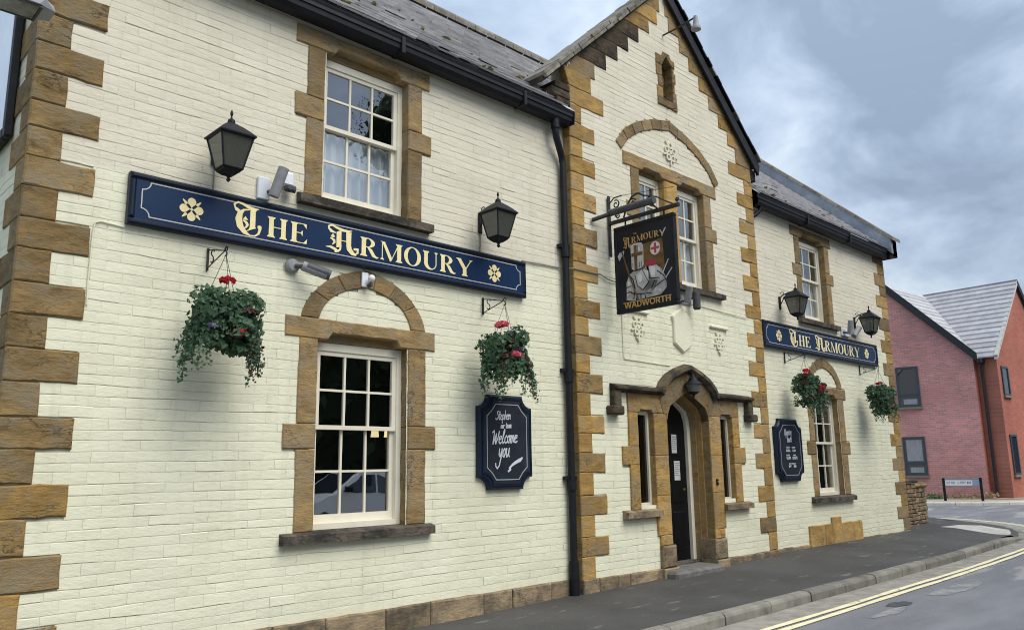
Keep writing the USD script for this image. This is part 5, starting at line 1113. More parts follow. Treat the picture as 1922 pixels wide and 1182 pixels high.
S = lambda u, v: (u * .94, HZ1 - v * 1.145)
P_ = lambda pts: Polygon([S(*q) for q in pts])
face(P_([(.46, .27), (.80, .25), (.82, .60), (.46, .62)]), .0015, OAK, 'painted_panel')
face(affinity.scale(Point(*S(.68, .345)).buffer(.075), 1, 1.15), .003, flat('painted_white', (0.66, 0.60, 0.55), .5), 'painted_shield')
face(unary_union([sbox(S(.665, 0)[0], S(0, .40)[1], S(.70, 0)[0], S(0, .285)[1]), sbox(S(.61, 0)[0], S(0, .355)[1], S(.75, 0)[0], S(0, .33)[1])]), .0045, flat('painted_red', (0.42, 0.05, 0.10), .5), 'painted_cross')
face(P_([(.52, .50), (.60, .44), (.68, .49), (.68, .56), (.54, .57)]), .003, flat('painted_crimson', (0.36, 0.04, 0.06), .5), 'painted_plume')
face(P_([(.28, .255), (.34, .235), (.46, .245), (.49, .28), (.485, .50), (.44, .54), (.34, .55), (.29, .52)]), .0035, STEELL, 'painted_helmet')
face(unary_union([sbox(S(.335, 0)[0], S(0, .54)[1], S(.385, 0)[0], S(0, .26)[1]), sbox(S(.29, 0)[0], S(0, .385)[1], S(.48, 0)[0], S(0, .345)[1])]), .005, OAK, 'painted_visor')
face(P_([(.18, .86), (.19, .66), (.24, .58), (.34, .54), (.50, .52), (.66, .53), (.75, .56), (.80, .64), (.84, .72), (.83, .80), (.74, .865), (.30, .88)]), .003, STEEL, 'painted_armour')
face(P_([(.34, .60), (.46, .55), (.56, .58), (.55, .70), (.46, .78), (.37, .72)]), .0045, STEELL, 'painted_breastplate')
face(P_([(.56, .53), (.70, .535), (.75, .60), (.72, .68), (.60, .66)]), .0045, STEELL, 'painted_pauldron')
face(P_([(.56, .68), (.70, .70), (.66, .77), (.54, .80), (.47, .82)]), .005, STEELD, 'painted_mail')
face(P_([(.19, .66), (.25, .62), (.28, .70), (.25, .80), (.19, .82)]), .0045, STEELL, 'painted_arm')
face(P_([(.47, .80), (.70, .76), (.81, .72), (.82, .77), (.66, .83), (.5, .86)]), .006, STEEL, 'painted_gauntlet')
face(stroke([S(.135, .30), S(.24, .58), (S(.37, .87))], .02), .0065, OAK, 'painted_halberd')
face(P_([(.10, .30), (.06, .34), (.085, .40), (.12, .36), (.165, .335), (.17, .29), (.13, .31)]), .0065, STEELL, 'painted_axe_blade')
for a, b in (((.78, .74), (.93, .60)), ((.74, .70), (.88, .50)), ((.80, .22), (.86, .15))): face(stroke([S(*a), S(*b)], .012), .0055, STEELL, 'painted_sword')
face(sbox(S(.12, 0)[0], S(0, .893)[1], S(.90, 0)[0], S(0, .886)[1]), .003, AMBER, 'gilt_line')
k = .082
u = S(.165, 0)[0]; face(affinity.translate(affinity.scale(GA[0], k * 1.25, k * 1.45, origin=(0, 0)), u, S(0, .265)[1]), .003, AMBER, 'letter')
u = S(.30, 0)[0]; adv = sum(G[c_][1] for c_ in 'RMOURY'); tot = S(.845, 0)[0] - u
for i, ch in enumerate('RMOURY'):
    lift = 0.018 * math.sin(math.pi * (i + .7) / 6.4)
    face(affinity.translate(affinity.scale(G[ch][0], tot / adv * .97, k, origin=(0, 0)), u, S(0, .235)[1] + lift), .003, AMBER, 'letter'); u += G[ch][1] * tot / adv
tm = meshkit.text_mesh('WADWORTH', .074, .004, True); b_ = tm.bounds; V = np.array(tm.vertices); V[:, 0] = (V[:, 0] - b_[0][0]) * (.70 / (b_[1][0] - b_[0][0]))
t.add('lettering', T(np.c_[HX - .0215 - V[:, 2], HY0 - S(.14, 0)[0] - V[:, 0], HZ0 + .056 + V[:, 1]], np.array(tm.faces)[:, ::-1]), AMBER)
tm = meshkit.text_mesh('THE', .022, .004, False); b_ = tm.bounds; V = np.array(tm.vertices)
t.add('lettering', T(np.c_[HX - .0215 - V[:, 2], HY0 - S(.33, 0)[0] - V[:, 0], S(0, .135)[1] + V[:, 1]], np.array(tm.faces)[:, ::-1]), AMBER)
INK = flat('painted_shadow', (0.012, 0.012, 0.014), .6)
for pts, w in (([(.24, .58), (.30, .64), (.33, .74), (.30, .86)], .014), ([(.34, .60), (.37, .72), (.46, .78)], .010), ([(.46, .55), (.55, .70)], .008), ([(.56, .53), (.57, .66), (.60, .67), (.72, .68)], .012), ([(.46, .78), (.56, .70)], .014), ([(.60, .80), (.72, .74), (.82, .71)], .012), ([(.22, .76), (.30, .80), (.44, .82), (.60, .83)], .012),
               ([(.19, .72), (.27, .71)], .010), ([(.185, .78), (.27, .78)], .010), ([(.50, .84), (.49, .87)], .012), ([(.70, .60), (.79, .66), (.84, .73)], .012), ([(.76, .57), (.70, .53)], .008), ([(.335, .55), (.50, .53)], .014), ([(.40, .27), (.40, .34)], .006), ([(.42, .46), (.42, .52)], .006), ([(.45, .46), (.45, .52)], .006), ([(.31, .46), (.31, .50)], .006), ([(.65, .70), (.60, .78)], .014), ([(.36, .82), (.34, .875)], .012), ([(.42, .82), (.42, .87)], .010)):
    face(stroke([S(*q) for q in pts], w), .0062, INK, 'painted_line')
for cx_, cy_, r_ in ((.42, .64, .045), (.63, .60, .05), (.23, .68, .025), (.72, .79, .03), (.42, .31, .02)): face(affinity.scale(Point(*S(cx_, cy_)).buffer(r_), .7, 1.2), .0058, flat('painted_highlight_%d' % int(cx_ * 100), (0.70, 0.69, 0.66), .5), 'painted_glint')
for y in (6.1, 5.5): t.add('hanger', tube([(HX, y, HZ1), (HX, y, HZ1 + .075)], .012, 6), IRON)
t = Thing('sign_bracket', 'scrolled iron bracket with a strip lamp carrying the painted hanging sign', 'bracket', at=(HX, YB, 4.6))
t.add('wall_plate', bevel_box(HX - .025, HX + .025, YB - .045, YB - .02, 4.17, 5.0, .008), IRON)
t.add('arm', bevel_box(HX - .022, HX + .022, 5.27, YB - .03, 4.595, 4.645, .008), IRON)
t.add('stay', cat([tube([(HX, YB - .05, 4.90), (HX, YB - .12, 4.955), (HX, YB - .25, 4.955)], .009, 6), tube([(HX, YB - .25, 4.955), (HX, 5.32, 4.86)], .004, 5)]), IRON)
def spiral(cy, cz_, r0, turns, a0, dirn=1): return [(HX, cy + r0 * (1 - .75 * i / 24) * math.cos(a0 + dirn * turns * 6.283 * i / 24), cz_ + r0 * (1 - .75 * i / 24) * math.sin(a0 + dirn * turns * 6.283 * i / 24)) for i in range(25)]
for cy, cz_, r0, a0, d in ((6.24, 4.86, .06, 1.2, 1), (5.98, 4.80, .075, 2.6, -1), (6.22, 4.69, .04, 0, 1), (5.7, 4.77, .06, 2.0, -1), (5.29, 4.69, .03, -1.5, 1)):
    t.add('scroll', tube(spiral(cy, cz_, r0, 1.25, a0, d), .009, 6), IRON, smooth=40)
t.add('scroll', tube([(HX, 6.12, 4.65), (HX, 6.07, 4.78), (HX, 5.98, 4.90), (HX, 5.88, 4.92), (HX, 5.78, 4.86)], .013, 6), IRON, smooth=40)
t.add('scroll', tube([(HX, 5.8, 4.87), (HX, 5.6, 4.80), (HX, 5.45, 4.70), (HX, 5.36, 4.65)], .010, 6), IRON, smooth=40)
t.add('strip_lamp', cat([cyl((HX - .16, 6.22, 4.70), (HX - .16, 5.52, 4.70), .045, 12)]), DGREY, smooth=40)
t.add('lamp_arm', tube([(HX - .35, YB - .03, 4.60), (HX - .16, 6.2, 4.69)], .028, 8), IRON); t.add('lamp_arm', tube([(HX - .16, 5.6, 4.70), (HX, 5.58, 4.63)], .012, 6), IRON)

# ================================================================ CAMERAS, FLOODLIGHTS, SENSORS, CABLES
t = Thing('security_camera', 'grey bullet security camera on a round base, just left of the arched window head', 'camera', at=(3.53, YW, 3.33))
t.add('base', lathe([(.0, -.002), (.065, 0), (.07, .03), (.05, .055), (0, .06)], (0, 0, 0), 16).apply_transform(trimesh.transformations.rotation_matrix(math.pi / 2, (1, 0, 0))).apply_translation((3.53, YW - .008, 3.33)), GREYM, smooth=40)
t.add('joint', cat([cyl((3.545, YW - .06, 3.325), (3.60, YW - .13, 3.31), .022, 10), trimesh.creation.icosphere(2, .032).apply_translation((3.60, YW - .13, 3.31))]), DGREY, smooth=40)
a, b = np.array([3.60, YW - .13, 3.315]), np.array([3.78, YW - .22, 3.245]); d = (b - a) / np.linalg.norm(b - a)
t.add('housing', cyl(a - d * .02, b, .046, 14), GREYM, smooth=40); t.add('hood', cyl(a + d * .02 + (0, 0, .008), b + d * .03 + (0, 0, .008), .049, 14), DGREY, smooth=40)
t.add('lens', cyl(b - d * .001, b + d * .006, .036, 14), BLACK, smooth=40)
def up_light(x, z, tilt, label, white):
    t = Thing('floodlight', label, 'floodlight', 'grey tube floodlights above the name boards', at=(x, YW, z))
    a = np.array([x, YW - .14, z - .12]); b = a + np.array([math.sin(tilt) * .27, -.06, math.cos(tilt) * .27]); d = (b - a) / np.linalg.norm(b - a)
    t.add('tube', cyl(a, b, .048, 16), GREYM, smooth=40); t.add('lens', cyl(b - d * .004, b + d * .002, .038, 16), DGREY)
    t.add('backplate', bevel_box(x - .10, x + .02, YW - .04, YW - .008, z - .13, z + .08, .008), white)
    t.add('arm', tube([(x, YW - .03, z - .05), tuple(a + d * .06)], .018, 8), DGREY)
WALLPL = flat('painted_backplate', (0.62, 0.65, 0.70), 0.5)
up_light(3.26, 4.02, .22, 'grey tube floodlight above the name board, left of the upstairs window', WALLPL)
t = Thing('motion_sensor', 'white motion sensor box beside the sill of the nearest upstairs window', 'sensor', at=(3.45, YW, 4.08))
t.add('box', bevel_box(3.385, 3.505, YW - .07, YW - .008, 4.06, 4.20, .02), WHITEP)
t.add('sensor_head', cat([bevel_box(3.40, 3.50, YW - .12, YW - .05, 4.005, 4.06, .012)]), DGREY)
for x in (3.425, 3.475): t.add('eye', trimesh.creation.icosphere(2, .014).apply_translation((x, YW - .115, 4.0)), BLACK)
t = Thing('arch_sensor', 'small white sensor on a bracket at the crown of the left window arch', 'sensor', at=(4.33, YW, 3.3))
t.add('bracket', bevel_box(4.275, 4.35, YW - .045, YW - .02, 3.245, 3.39, .006), WHITEP)
t.add('sensor_head', trimesh.creation.icosphere(2, .036).apply_translation((4.345, YW - .10, 3.325)), WHITEP, smooth=True)
t.add('visor', cat([cyl((4.345, YW - .10, 3.27), (4.335, YW - .06, 3.25), .022, 8)]), DGREY)
t = Thing('floodlight', 'pair of grey tube floodlights under the window sill behind the hanging sign', 'floodlight', at=(9.62, YB, 3.83))
a = np.array([9.62, YB - .12, 3.78]); b = np.array([9.58, YB - .2, 3.98]); d = (b - a) / np.linalg.norm(b - a)
t.add('tube', cyl(a, b, .05, 14), GREYM, smooth=40); t.add('tube', cyl((9.83, YB - .14, 3.70), (9.83, YB - .14, 3.92), .055, 14), DGREY, smooth=40); t.add('lens', cyl((9.83, YB - .14, 3.685), (9.83, YB - .14, 3.70), .045, 14), BLACK)
t.add('arm', cat([tube([(9.62, YB - .01, 3.80), tuple(a)], .016, 8), tube([(9.83, YB - .01, 3.86), (9.83, YB - .14, 3.86)], .016, 8)]), DGREY)
t.add('backplate', bevel_box(9.57, 9.88, YB - .025, YB - .008, 3.76, 3.9, .006), GREYM)
t = Thing('floodlight', 'pair of grey tube floodlights above the right end of the far name board', 'floodlight', at=(15.4, YW, 4.0))
for (x, dx, z) in ((15.25, 0.0, 3.90), (15.42, .20, 3.88)):
    a = np.array([x, YW - .15, z]); b = a + np.array([dx, -.04, .26 - dx * .4]); d = (b - a) / np.linalg.norm(b - a)
    t.add('tube', cyl(a, b, .052, 14), GREYM, smooth=40); t.add('lens', cyl(b - d * .004, b + d * .002, .042, 14), DGREY)
t.add('backplate', bevel_box(15.16, 15.5, YW - .04, YW - .008, 3.88, 4.02, .006), WALLPL)
t.add('arm', tube([(15.2, YW - .03, 3.95), (15.42, YW - .15, 3.93)], .018, 8), DGREY)
# gable lamp on a long arm
t = Thing('gable_lamp', 'long armed swan neck lamp reaching out from the top of the gable', 'lamp', at=(9.54, YB, 7.92))
g1 = np.array([9.54, YB - .01, 7.92]); g2 = np.array([9.54, 5.80, 7.97]) 
t.add('arm', tube([g1, (9.54, 6.1, 7.93), g2], .013, 6), IRON)
t.add('lamp_housing', lathe([(.0, .02), (.028, .015), (.035, -.03), (.04, -.10), (.055, -.15), (.07, -.17), (.07, -.205), (.03, -.21), (0, -.21)], g2, 14), GREYM, smooth=40)
t.add('stay', tube([(9.54, YB - .01, 6.72), (9.54, 6.22, 6.68)], .006, 5), IRON)
# cables
CABG = pmat('grey_cable', (0.30, 0.29, 0.24), (0.16, 0.15, 0.13), s=8, rough=.7)
def cable(pts, r_, label): solo('wall_cable', tube(pts, r_, 6), PAINT if 'painted' in label else CABG, label, 'cable')
cable([(6.50, YW - .02, 3.885), (6.9, YW - .02, 3.90), (7.14, YW - .02, 3.905), (7.22, YW - .06, 3.90), (7.30, YB - .03, 3.90), (7.6, YB - .03, 3.90), (7.8, YB - .03, 3.905), (7.95, YB - .035, 3.86), (8.05, YB - .035, 3.85), (8.4, YB - .02, 3.86)], .008, 'thin grey cable crossing the drainpipe from the near name board to the hanging sign')
cable([(2.07, YW - .016, 3.405), (1.90, YW - .016, 3.418), (1.855, YW - .016, 3.40), (1.845, YW - .016, 3.30), (1.84, YW - .016, 2.90), (1.845, YW - .016, 2.75)], .006, 'thin painted cable dropping beside the left quoins from the near name board')
cable([(8.235, YB - .016, 3.55), (8.235, YB - .016, 2.88), (8.26, YB - .016, 2.855), (8.8, YB - .016, 2.845), (9.27, YB - .016, 2.84)], .006, 'thin painted cable running above the left side of the door hood')
cable([(5.85, YW - .016, 4.08), (5.85, YW - .016, 3.95), (5.84, YW - .018, 3.88)], .006, 'short cable tail below the lantern nearest the drainpipe')
cable([(2.76, YW - .016, 4.08), (2.765, YW - .016, 3.95), (2.76, YW - .018, 3.87)], .006, 'short cable tail below the largest left hand lantern')
cable([(9.9, YB - .018, 3.80), (10.6, YB - .018, 3.78), (11.42, YB - .03, 3.77)], .006, 'thin painted cable right of the floodlights below the bay window')
cable([(4.31, YW - .024, 3.44), (4.30, YW - .03, 3.40)], .006, 'tiny cable joining the near name board to the arch sensor')
for z0, z1, x0, x1, lb in ((1.60, 1.88, cd - .40, cd - .25, 'upper white paper notice taped inside the dark doorway'), (1.12, 1.42, cd - .36, cd - .15, 'lower white paper notice taped inside the dark doorway')):
    pass
# ================================================================ LEFT EDGE: side sign, street lamp
t = Thing('side_sign', 'glossy white advertising panel in a black frame on the side wall of the pub', 'sign', at=(XL, 7.7, 4.1))
def sidep(y0, y1, z0, z1, d0, d1, b=.006): return bevel_box(XL - d1, XL - d0, y0, y1, z0, z1, b)
t.add('panel', sidep(7.0, 9.3, 4.2, 5.75, .02, .045), pmat('glossy_white_panel', (0.60, 0.66, 0.74), (0.75, 0.79, 0.84), s=2.5, rough=.15, spec=.6))
for y0, y1, z0, z1 in ((6.95, 7.05, 4.1, 5.85), (9.25, 9.35, 4.1, 5.85), (7.05, 9.25, 4.1, 4.2), (7.05, 9.25, 5.75, 5.85)): t.add('frame', sidep(y0, y1, z0, z1, .015, .075, .012), BLACK)
t = Thing('street_lamp', 'grey street lamp head poking into the picture beside the top left corner', 'street lamp', at=(-0.7, 5.55, 0.05))
def lampv(x, y, z): return (x, y, z)
t.add('column', lathe([(.09, -.1), (.085, 1.1), (.06, 1.15), (.05, 4.3), (.04, 4.46)], (-0.7, 5.55, 0.05), 16), GREYM, smooth=40)
t.add('arm', tube([(-0.7, 5.55, 4.45), (-0.55, 5.55, 4.52), (-.2, 5.55, 4.515), (0.25, 5.55, 4.50)], [.04, .038, .034, .032], 10), GREYM, smooth=40)
hd = trimesh.convex.convex_hull(np.array([(x, 5.55 + s * w, z) for x, w, z in ((0.2, .05, 4.53), (0.2, .05, 4.45), (.62, .12, 4.46), (.66, .13, 4.535), (1.12, .125, 4.455), (1.15, .125, 4.50), (1.225, .07, 4.46), (1.21, .07, 4.50)) for s in (-1, 1)]))
t.add('lamp_head', hd, pmat('pale_grey_casting', (0.30, 0.31, 0.33), (0.40, 0.41, 0.43), s=5, rough=.45))
t.add('lens', bevel_box(0.84, 1.13, 5.455, 5.645, 4.445, 4.4575, .004), pmat('lamp_lens', (0.10, 0.10, 0.09), (0.30, 0.29, 0.24), s=14, rough=.2, spec=.6))
t.add('lens_rim', cat([bx(0.825, 0.84, 5.44, 5.66, 4.442, 4.458), bx(1.13, 1.145, 5.44, 5.66, 4.442, 4.458), bx(.84, 1.13, 5.44, 5.455, 4.442, 4.458), bx(.84, 1.13, 5.645, 5.66, 4.442, 4.458)]), DGREY)

# notices on the door
for z0, z1, x0, x1, lb in ((1.66, 1.92, 9.665, 9.79, 'upper white paper notice stuck on the black front door'), (1.28, 1.55, 9.70, 9.84, 'lower white paper notice stuck on the black front door')):
    t = Thing('door_notice', lb, 'notice', at=((x0 + x1) / 2, fy + .03, z0))
    t.add('sheet', bx(x0, x1, fy + .0325, fy + .0345, z0, z1), PAPER)
    ln_ = [sbox(x0 + .015, z1 - .03 - .028 * k - .008, x0 + .015 + (x1 - x0 - .03) * (1 - .25 * (k % 3 == 2)), z1 - .03 - .028 * k) for k in range(7)]
    t.add('print', plate(unary_union(ln_), fy + .0315, fy + .0335), flat('notice_ink', (0.16, 0.16, 0.17), .7))
t = Thing('doorbell', 'small black intercom button on the right pier of the doorway', 'doorbell', at=(10.24, YD - .02, 1.25))
t.add('plate', bevel_box(10.215, 10.265, YD - .022, YD - .002, 1.20, 1.29, .006), BLACK); t.add('button', cyl((10.24, YD - .03, 1.25), (10.24, YD - .02, 1.25), .012, 10), GREYM)

# lamps lit inside the bar, seen through the near downstairs window
for i, (x, lb) in enumerate(((5.86, 'left one of two lit lamp shades glimpsed through the near downstairs window'), (6.06, 'right one of two lit lamp shades glimpsed through the near downstairs window'))):
    t = Thing('bar_lamp', lb, 'lamp', 'lit lamp shades inside the bar', at=(x, 8.5, 1.95))
    t.add('shade', lathe([(.052, -.06), (.042, .05)], (x, 8.5, 1.955), 14), flat('lit_shade', (0.9, 0.8, 0.5), .6, emit=((1.0, 0.78, 0.42), 0.6)), smooth=40)
    t.add('bracket', tube([(x, 8.5, 1.89), (x, 8.5, 1.80), (x, 8.58, 1.77)], .01, 6), IRON)

# worn patches in the road surface
def blob(cx, cy, rx, ry, seed):
    r = np.random.default_rng(seed); a = np.linspace(0, 6.283, 26)[:-1]; q = 1 + .55 * (meshkit.noise(np.c_[np.cos(a) * 1.7 + 3, np.sin(a) * 1.7 + 3, np.full(25, seed * 1.3)]) - .5) * 2 * .8 + r.normal(0, .07, 25)
    return Polygon(np.c_[cx + rx * q * np.cos(a), cy + ry * q * np.sin(a)]).buffer(0)
PATCHD = pmat('dark_tar_patch', (0.045, 0.045, 0.05), (0.09, 0.09, 0.095), s=14, rough=.8, bump=(60, .7, .008)); PATCHL = pmat('pale_worn_patch', (0.20, 0.198, 0.195), (0.30, 0.295, 0.285), s=8, rough=.9, bump=(70, .6, .006), c3=(0.17, 0.172, 0.18), s3=5, t3=(.45, .6))
for cx, cy, rx, ry, mt, sd_ in ((9.55, 3.72, .24, .10, PATCHD, 1), (11.15, 3.62, .75, .13, PATCHL, 2), (9.05, 3.60, .4, .08, PATCHL, 4), (13.5, 3.0, .8, .09, PATCHL, 8)):
    solo('road_patch', sheet(blob(cx, cy, rx, ry, sd_), -0.0545), mt, 'worn patch in the asphalt beside the double yellow lines', None, kind='structure')

# ================================================================ BOUNDARY WALL at the right corner
t = Thing('boundary_wall', 'low rubble stone wall with flat caps running from the right corner of the pub', 'stone wall', at=(18.6, 7.0, 0))
rb = np.random.default_rng(77); cols = [ST_PLINTH, RUBBLE, RUBBLE]
def rubble(x0, x1, y, z0, z1, depth):
    z = z0
    while z < z1 - .02:
        h = min(rb.uniform(.065, .12), z1 - z); x = x0 + rb.uniform(-.04, 0)
        while x < x1 - .03:
            w = min(rb.uniform(.12, .30), x1 - x)
            t.add('stone', plate(rough(R(max(x, x0) + .005, x + w - .005, z + .005, z + h - .005), .008, int(rb.integers(1e6)), .08), y - rb.uniform(.0, .025), y + depth, .014), cols[int(rb.integers(3))], smooth=25); x += w
        z += h
rubble(17.64, 19.15, 6.85, 0.03, 1.02, .16); rubble(19.18, 20.02, 6.95, 0.02, .90, .16)
t.add('core', cat([bx(17.63, 19.14, 6.87, 7.2, 0.0, 1.0), bx(19.19, 20.0, 6.98, 7.35, 0.0, .88)]), ST_DARK)
t.add('cap_stone', bevel_box(17.66, 18.45, 6.79, 7.26, 1.02, 1.11, .02), ST_GREY); t.add('cap_stone', bevel_box(18.46, 19.2, 6.79, 7.26, 1.02, 1.10, .02), ST_GREY)
t.add('cap_stone', bevel_box(19.15, 20.06, 6.90, 7.4, .90, .985, .03), ST_TAN)
for i, z in enumerate(np.arange(.06, .9, .12)): t.add('stone', bevel_box(19.96, 20.03, 6.97, 7.34, z, z + .11, .015), RUBBLE)

# ================================================================ FAR SIDE: pavement, kerb, brick houses, name plate
C = np.array([34.66, 9.74]); e1 = np.array([math.cos(math.radians(101)), math.sin(math.radians(101))]); e2 = np.array([math.cos(math.radians(-4.5)), math.sin(math.radians(-4.5))]); p2 = np.array([-e2[1], e2[0]])
fk = [(22.0, 27.0), (28.6, 15.0), (30.3, 11.3), (31.1, 9.5), (32.3, 8.3), (34.2, 7.4), (37.5, 6.9), (44, 6.6), (70, 6.4)]
fin = LineString(fk).parallel_offset(0.14, 'left')
far = Polygon(list(fin.coords) + [(70, 40), (22, 40)])
solo('far_pavement', sheet(far.buffer(0), 0.06), pmat('far_pavement_grit', (0.28, 0.25, 0.20), (0.42, 0.38, 0.31), s=4, rough=.95, bump=(30, .4, .01)), 'pale sandy pavement in front of the brick houses across the side street', None, kind='structure')
fkb = Thing('far_kerb', 'pale new concrete kerb in front of the brick houses across the side street', 'kerb')
lf = LineString(fk); s_ = 0.3
while s_ < min(lf.length - 1, 52):
    V = []
    for tt in (s_ + .008, s_ + .902):
        p, q = lf.interpolate(tt), lf.interpolate(tt + .02); d = np.array([q.x - p.x, q.y - p.y]); d /= np.linalg.norm(d); nn = np.array([-d[1], d[0]])
        for off, z in ((0, -.2), (0, .03), (.02, .062), (.145, .066), (.145, -.2)): V.append((p.x + nn[0] * off, p.y + nn[1] * off, z))
    F = []
    for k in range(5): k2 = (k + 1) % 5; F += [[k, k2, 5 + k2], [k, 5 + k2, 5 + k]]
    F += [[0, k + 2, k + 1] for k in range(3)] + [[5, 5 + k + 1, 5 + k + 2] for k in range(3)]
    fkb.add('kerb_stone', T(V, F), PALEC); s_ += .91
def on(o, d, n, poly, off0, off1):
    """stand an (s, z) polygon on a vertical plane: o + d*s, pushed outwards along n between off0 and off1"""
    e = cat([trimesh.creation.extrude_polygon(g_, off1 - off0, engine='earcut') for g_ in getattr(poly, 'geoms', [poly])]); V = np.array(e.vertices)
    P = np.c_[o[0] + d[0] * V[:, 0] + n[0] * (off0 + V[:, 2]), o[1] + d[1] * V[:, 0] + n[1] * (off0 + V[:, 2]), V[:, 1]]
    m_ = T(P, e.faces); return m_
def brickmat(name, ang, c1, c2, mo, row=.075):
    ca, sa = math.cos(ang), math.sin(ang)
    return usdkit.material(stage, '/World/Looks/' + name, {
        'g': ('geometry', {}), 'dt': ('vector_math', {'math_type': 'dot_product', 'vector2': (ca, sa, 0)}), 'x': ('separate_xyz', {}), 'c': ('combine_xyz', {}),
        'bt': ('brick_texture', {'scale': 1.0, 'brick_width': .225, 'row_height': row, 'mortar_size': .006, 'mortar_smooth': .2, 'color1': c1, 'color2': c2, 'mortar': mo}),
        'n': ('noise_texture', {'scale': .8, 'detail': 5.0}), 'r': ('rgb_ramp', {'ramp': [(.3, (.82, .82, .82)), (.7, (1.1, 1.1, 1.1))]}), 'mu': ('mix_color', {'blend_type': 'multiply', 'fac': 1.0}),
        'b': ('bump', {'strength': .5, 'distance': .01, 'invert': True}), 'p': ('principled_bsdf', {'roughness': .85})},
        [('g.position', 'dt.vector1'), ('dt.value', 'c.x'), ('g.position', 'x.vector'), ('x.z', 'c.y'), ('c.vector', 'bt.vector'), ('g.position', 'n.vector'), ('n.fac', 'r.fac'), ('bt.color', 'mu.a'), ('r.color', 'mu.b'), ('mu.result', 'p.base_color'), ('bt.fac', 'b.height'), ('b.normal', 'p.normal')], surface='p.BSDF')
PINKB = brickmat('pink_brick', math.radians(101), (0.64, 0.255, 0.235), (0.42, 0.205, 0.195), (0.54, 0.43, 0.41))
RUSTB = brickmat('rust_brick', math.radians(-4.5), (0.44, 0.13, 0.085), (0.33, 0.105, 0.07), (0.33, 0.15, 0.11))
TILEG = pmat('grey_concrete_tile', (0.33, 0.325, 0.34), (0.46, 0.45, 0.465), s=3, rough=.8, bump=(30, .4, .01), var=.12)
n1 = np.array([-e1[1], e1[0]]); n1 = n1 if n1 @ (-C) > 0 else -n1
np2 = -p2
h1 = Thing('brick_house', 'pink red brick house end wall with two grey framed windows and a sloping tiled roof', 'house', at=(C[0], C[1], 0))
SLH = 1.11; half = 3.0 / abs(e1 @ p2)
zE = 5.45
def zroof(s): 
    q = s * (e1 @ p2); return zE + SLH * (q if q < 3 else 6 - q)
gl = [(0, -.1), (2 * half, -.1), (2 * half, zE), (half, zE + 3 * SLH), (0, zE)]
h1.add('wall', on(C, e1, n1, Polygon(gl), -0.3, 0), PINKB)
# windows on the pink wall: found by their bearings from the street corner
def hwin(th, o, d, n, s0, s1, z0, z1, rail, blind=False, sillm=True):
    f = fresh(th.path, 'window'); fw = .075
    FRM = GREYF
    g = on(o, d, n, sbox(s0, z0, s1, z1).difference(unary_union([sbox(s0 + fw, z0 + fw, s1 - fw, rail - fw / 2), sbox(s0 + fw, rail + fw / 2, s1 - fw, z1 - fw)]) if rail else sbox(s0 + fw, z0 + fw, s1 - fw, z1 - fw)), .002, .05)
    usdkit.mesh(stage, f, T(np.array(g.vertices) - th.world, g.faces), FRM)
    for a, b in ([(z0 + fw, rail - fw / 2), (rail + fw / 2, z1 - fw)] if rail else [(z0 + fw, z1 - fw)]): th.sub(f, 'pane', on(o, d, n, sbox(s0 + fw, a, s1 - fw, b), .004, .02), HGLASS)
    if blind: th.sub(f, 'blind', on(o, d, n, sbox(s0 + fw + .05, rail + fw, s1 - fw - .05, z1 - fw - .04), .02, .024), BLIND)
    if rail: th.sub(f, 'blind', on(o, d, n, sbox(s0 + fw + .06, z0 + fw + .03, s1 - fw - .12, z0 + fw + .03 + (rail - z0 - 2 * fw) * .62), .02, .023), BLIND)
    if sillm: th.sub(f, 'sill', on(o, d, n, sbox(s0 - .04, z0 - .09, s1 + .04, z0 - .004), .002, .09), STSILL)
BLIND = pmat('pale_curtain', (0.20, 0.21, 0.23), (0.36, 0.37, 0.40), s=6, stretch=(6, 6, .4), rough=.8)
GREYF = flat('anthracite_frame', (0.045, 0.06, 0.08), .4); STSILL = flat('house_sill', (0.20, 0.17, 0.13), .8)
HGLASS = pane_glass('house_glass', 0.09, (1, 1, 1), (0.025, 0.03, 0.04))
def sat(az, o, d):
    a = math.tan(math.radians(az)); return (a * o[0] - o[1]) / (d[1] - a * d[0])
def zat(el, o, d, s):
    p = o + d * s; return 1.5 + np.linalg.norm(p) * math.tan(math.radians(el))
for azl, azr, et, eb, rr_ in ((20.12, 18.82, 5.90, 3.36, .30), (20.13, 18.85, 1.48, -.90, .32)):
    s1_, s0_ = sat(azl, C, e1), sat(azr, C, e1); sm = (s0_ + s1_) / 2; z0, z1 = zat(eb, C, e1, sm), zat(et, C, e1, sm)
    hwin(h1, C, e1, n1, s0_, s1_, z0, z1, z0 + (z1 - z0) * rr_, blind=et < 2)
# roof of the main range
O3 = lambda q, along, z: np.array([C[0] + p2[0] * q + e2[0] * along, C[1] + p2[1] * q + e2[1] * along, z])
skew = (e1 @ e2) / (e1 @ p2)                                          # the end wall is not square to the ridge
def roof_rows(th, f0, f1, qs, mat, dz=.075):
    """tile courses: each a thin overlapping strip from f0(q) to f1(q) along the slope"""
    for qa, qb in zip(qs[:-1], qs[1:]):
        A, B_, C_, D_ = f0(qa), f1(qa), f1(qb + .04), f0(qb + .04)
        up = np.array([0, 0, dz]); V = [A + up, B_ + up, C_ + up * .2, D_ + up * .2, A + up * .35, B_ + up * .35]
        th.add('tile_course', T(V, [[0, 1, 2], [0, 2, 3], [4, 5, 1], [4, 1, 0]]), mat)
qs = np.arange(-0.25, 3.01, .2)
roof_rows(h1, lambda q: O3(q, skew * q - .12, zE + SLH * q + .06), lambda q: O3(q, 16, zE + SLH * q + .06), qs, TILEG)
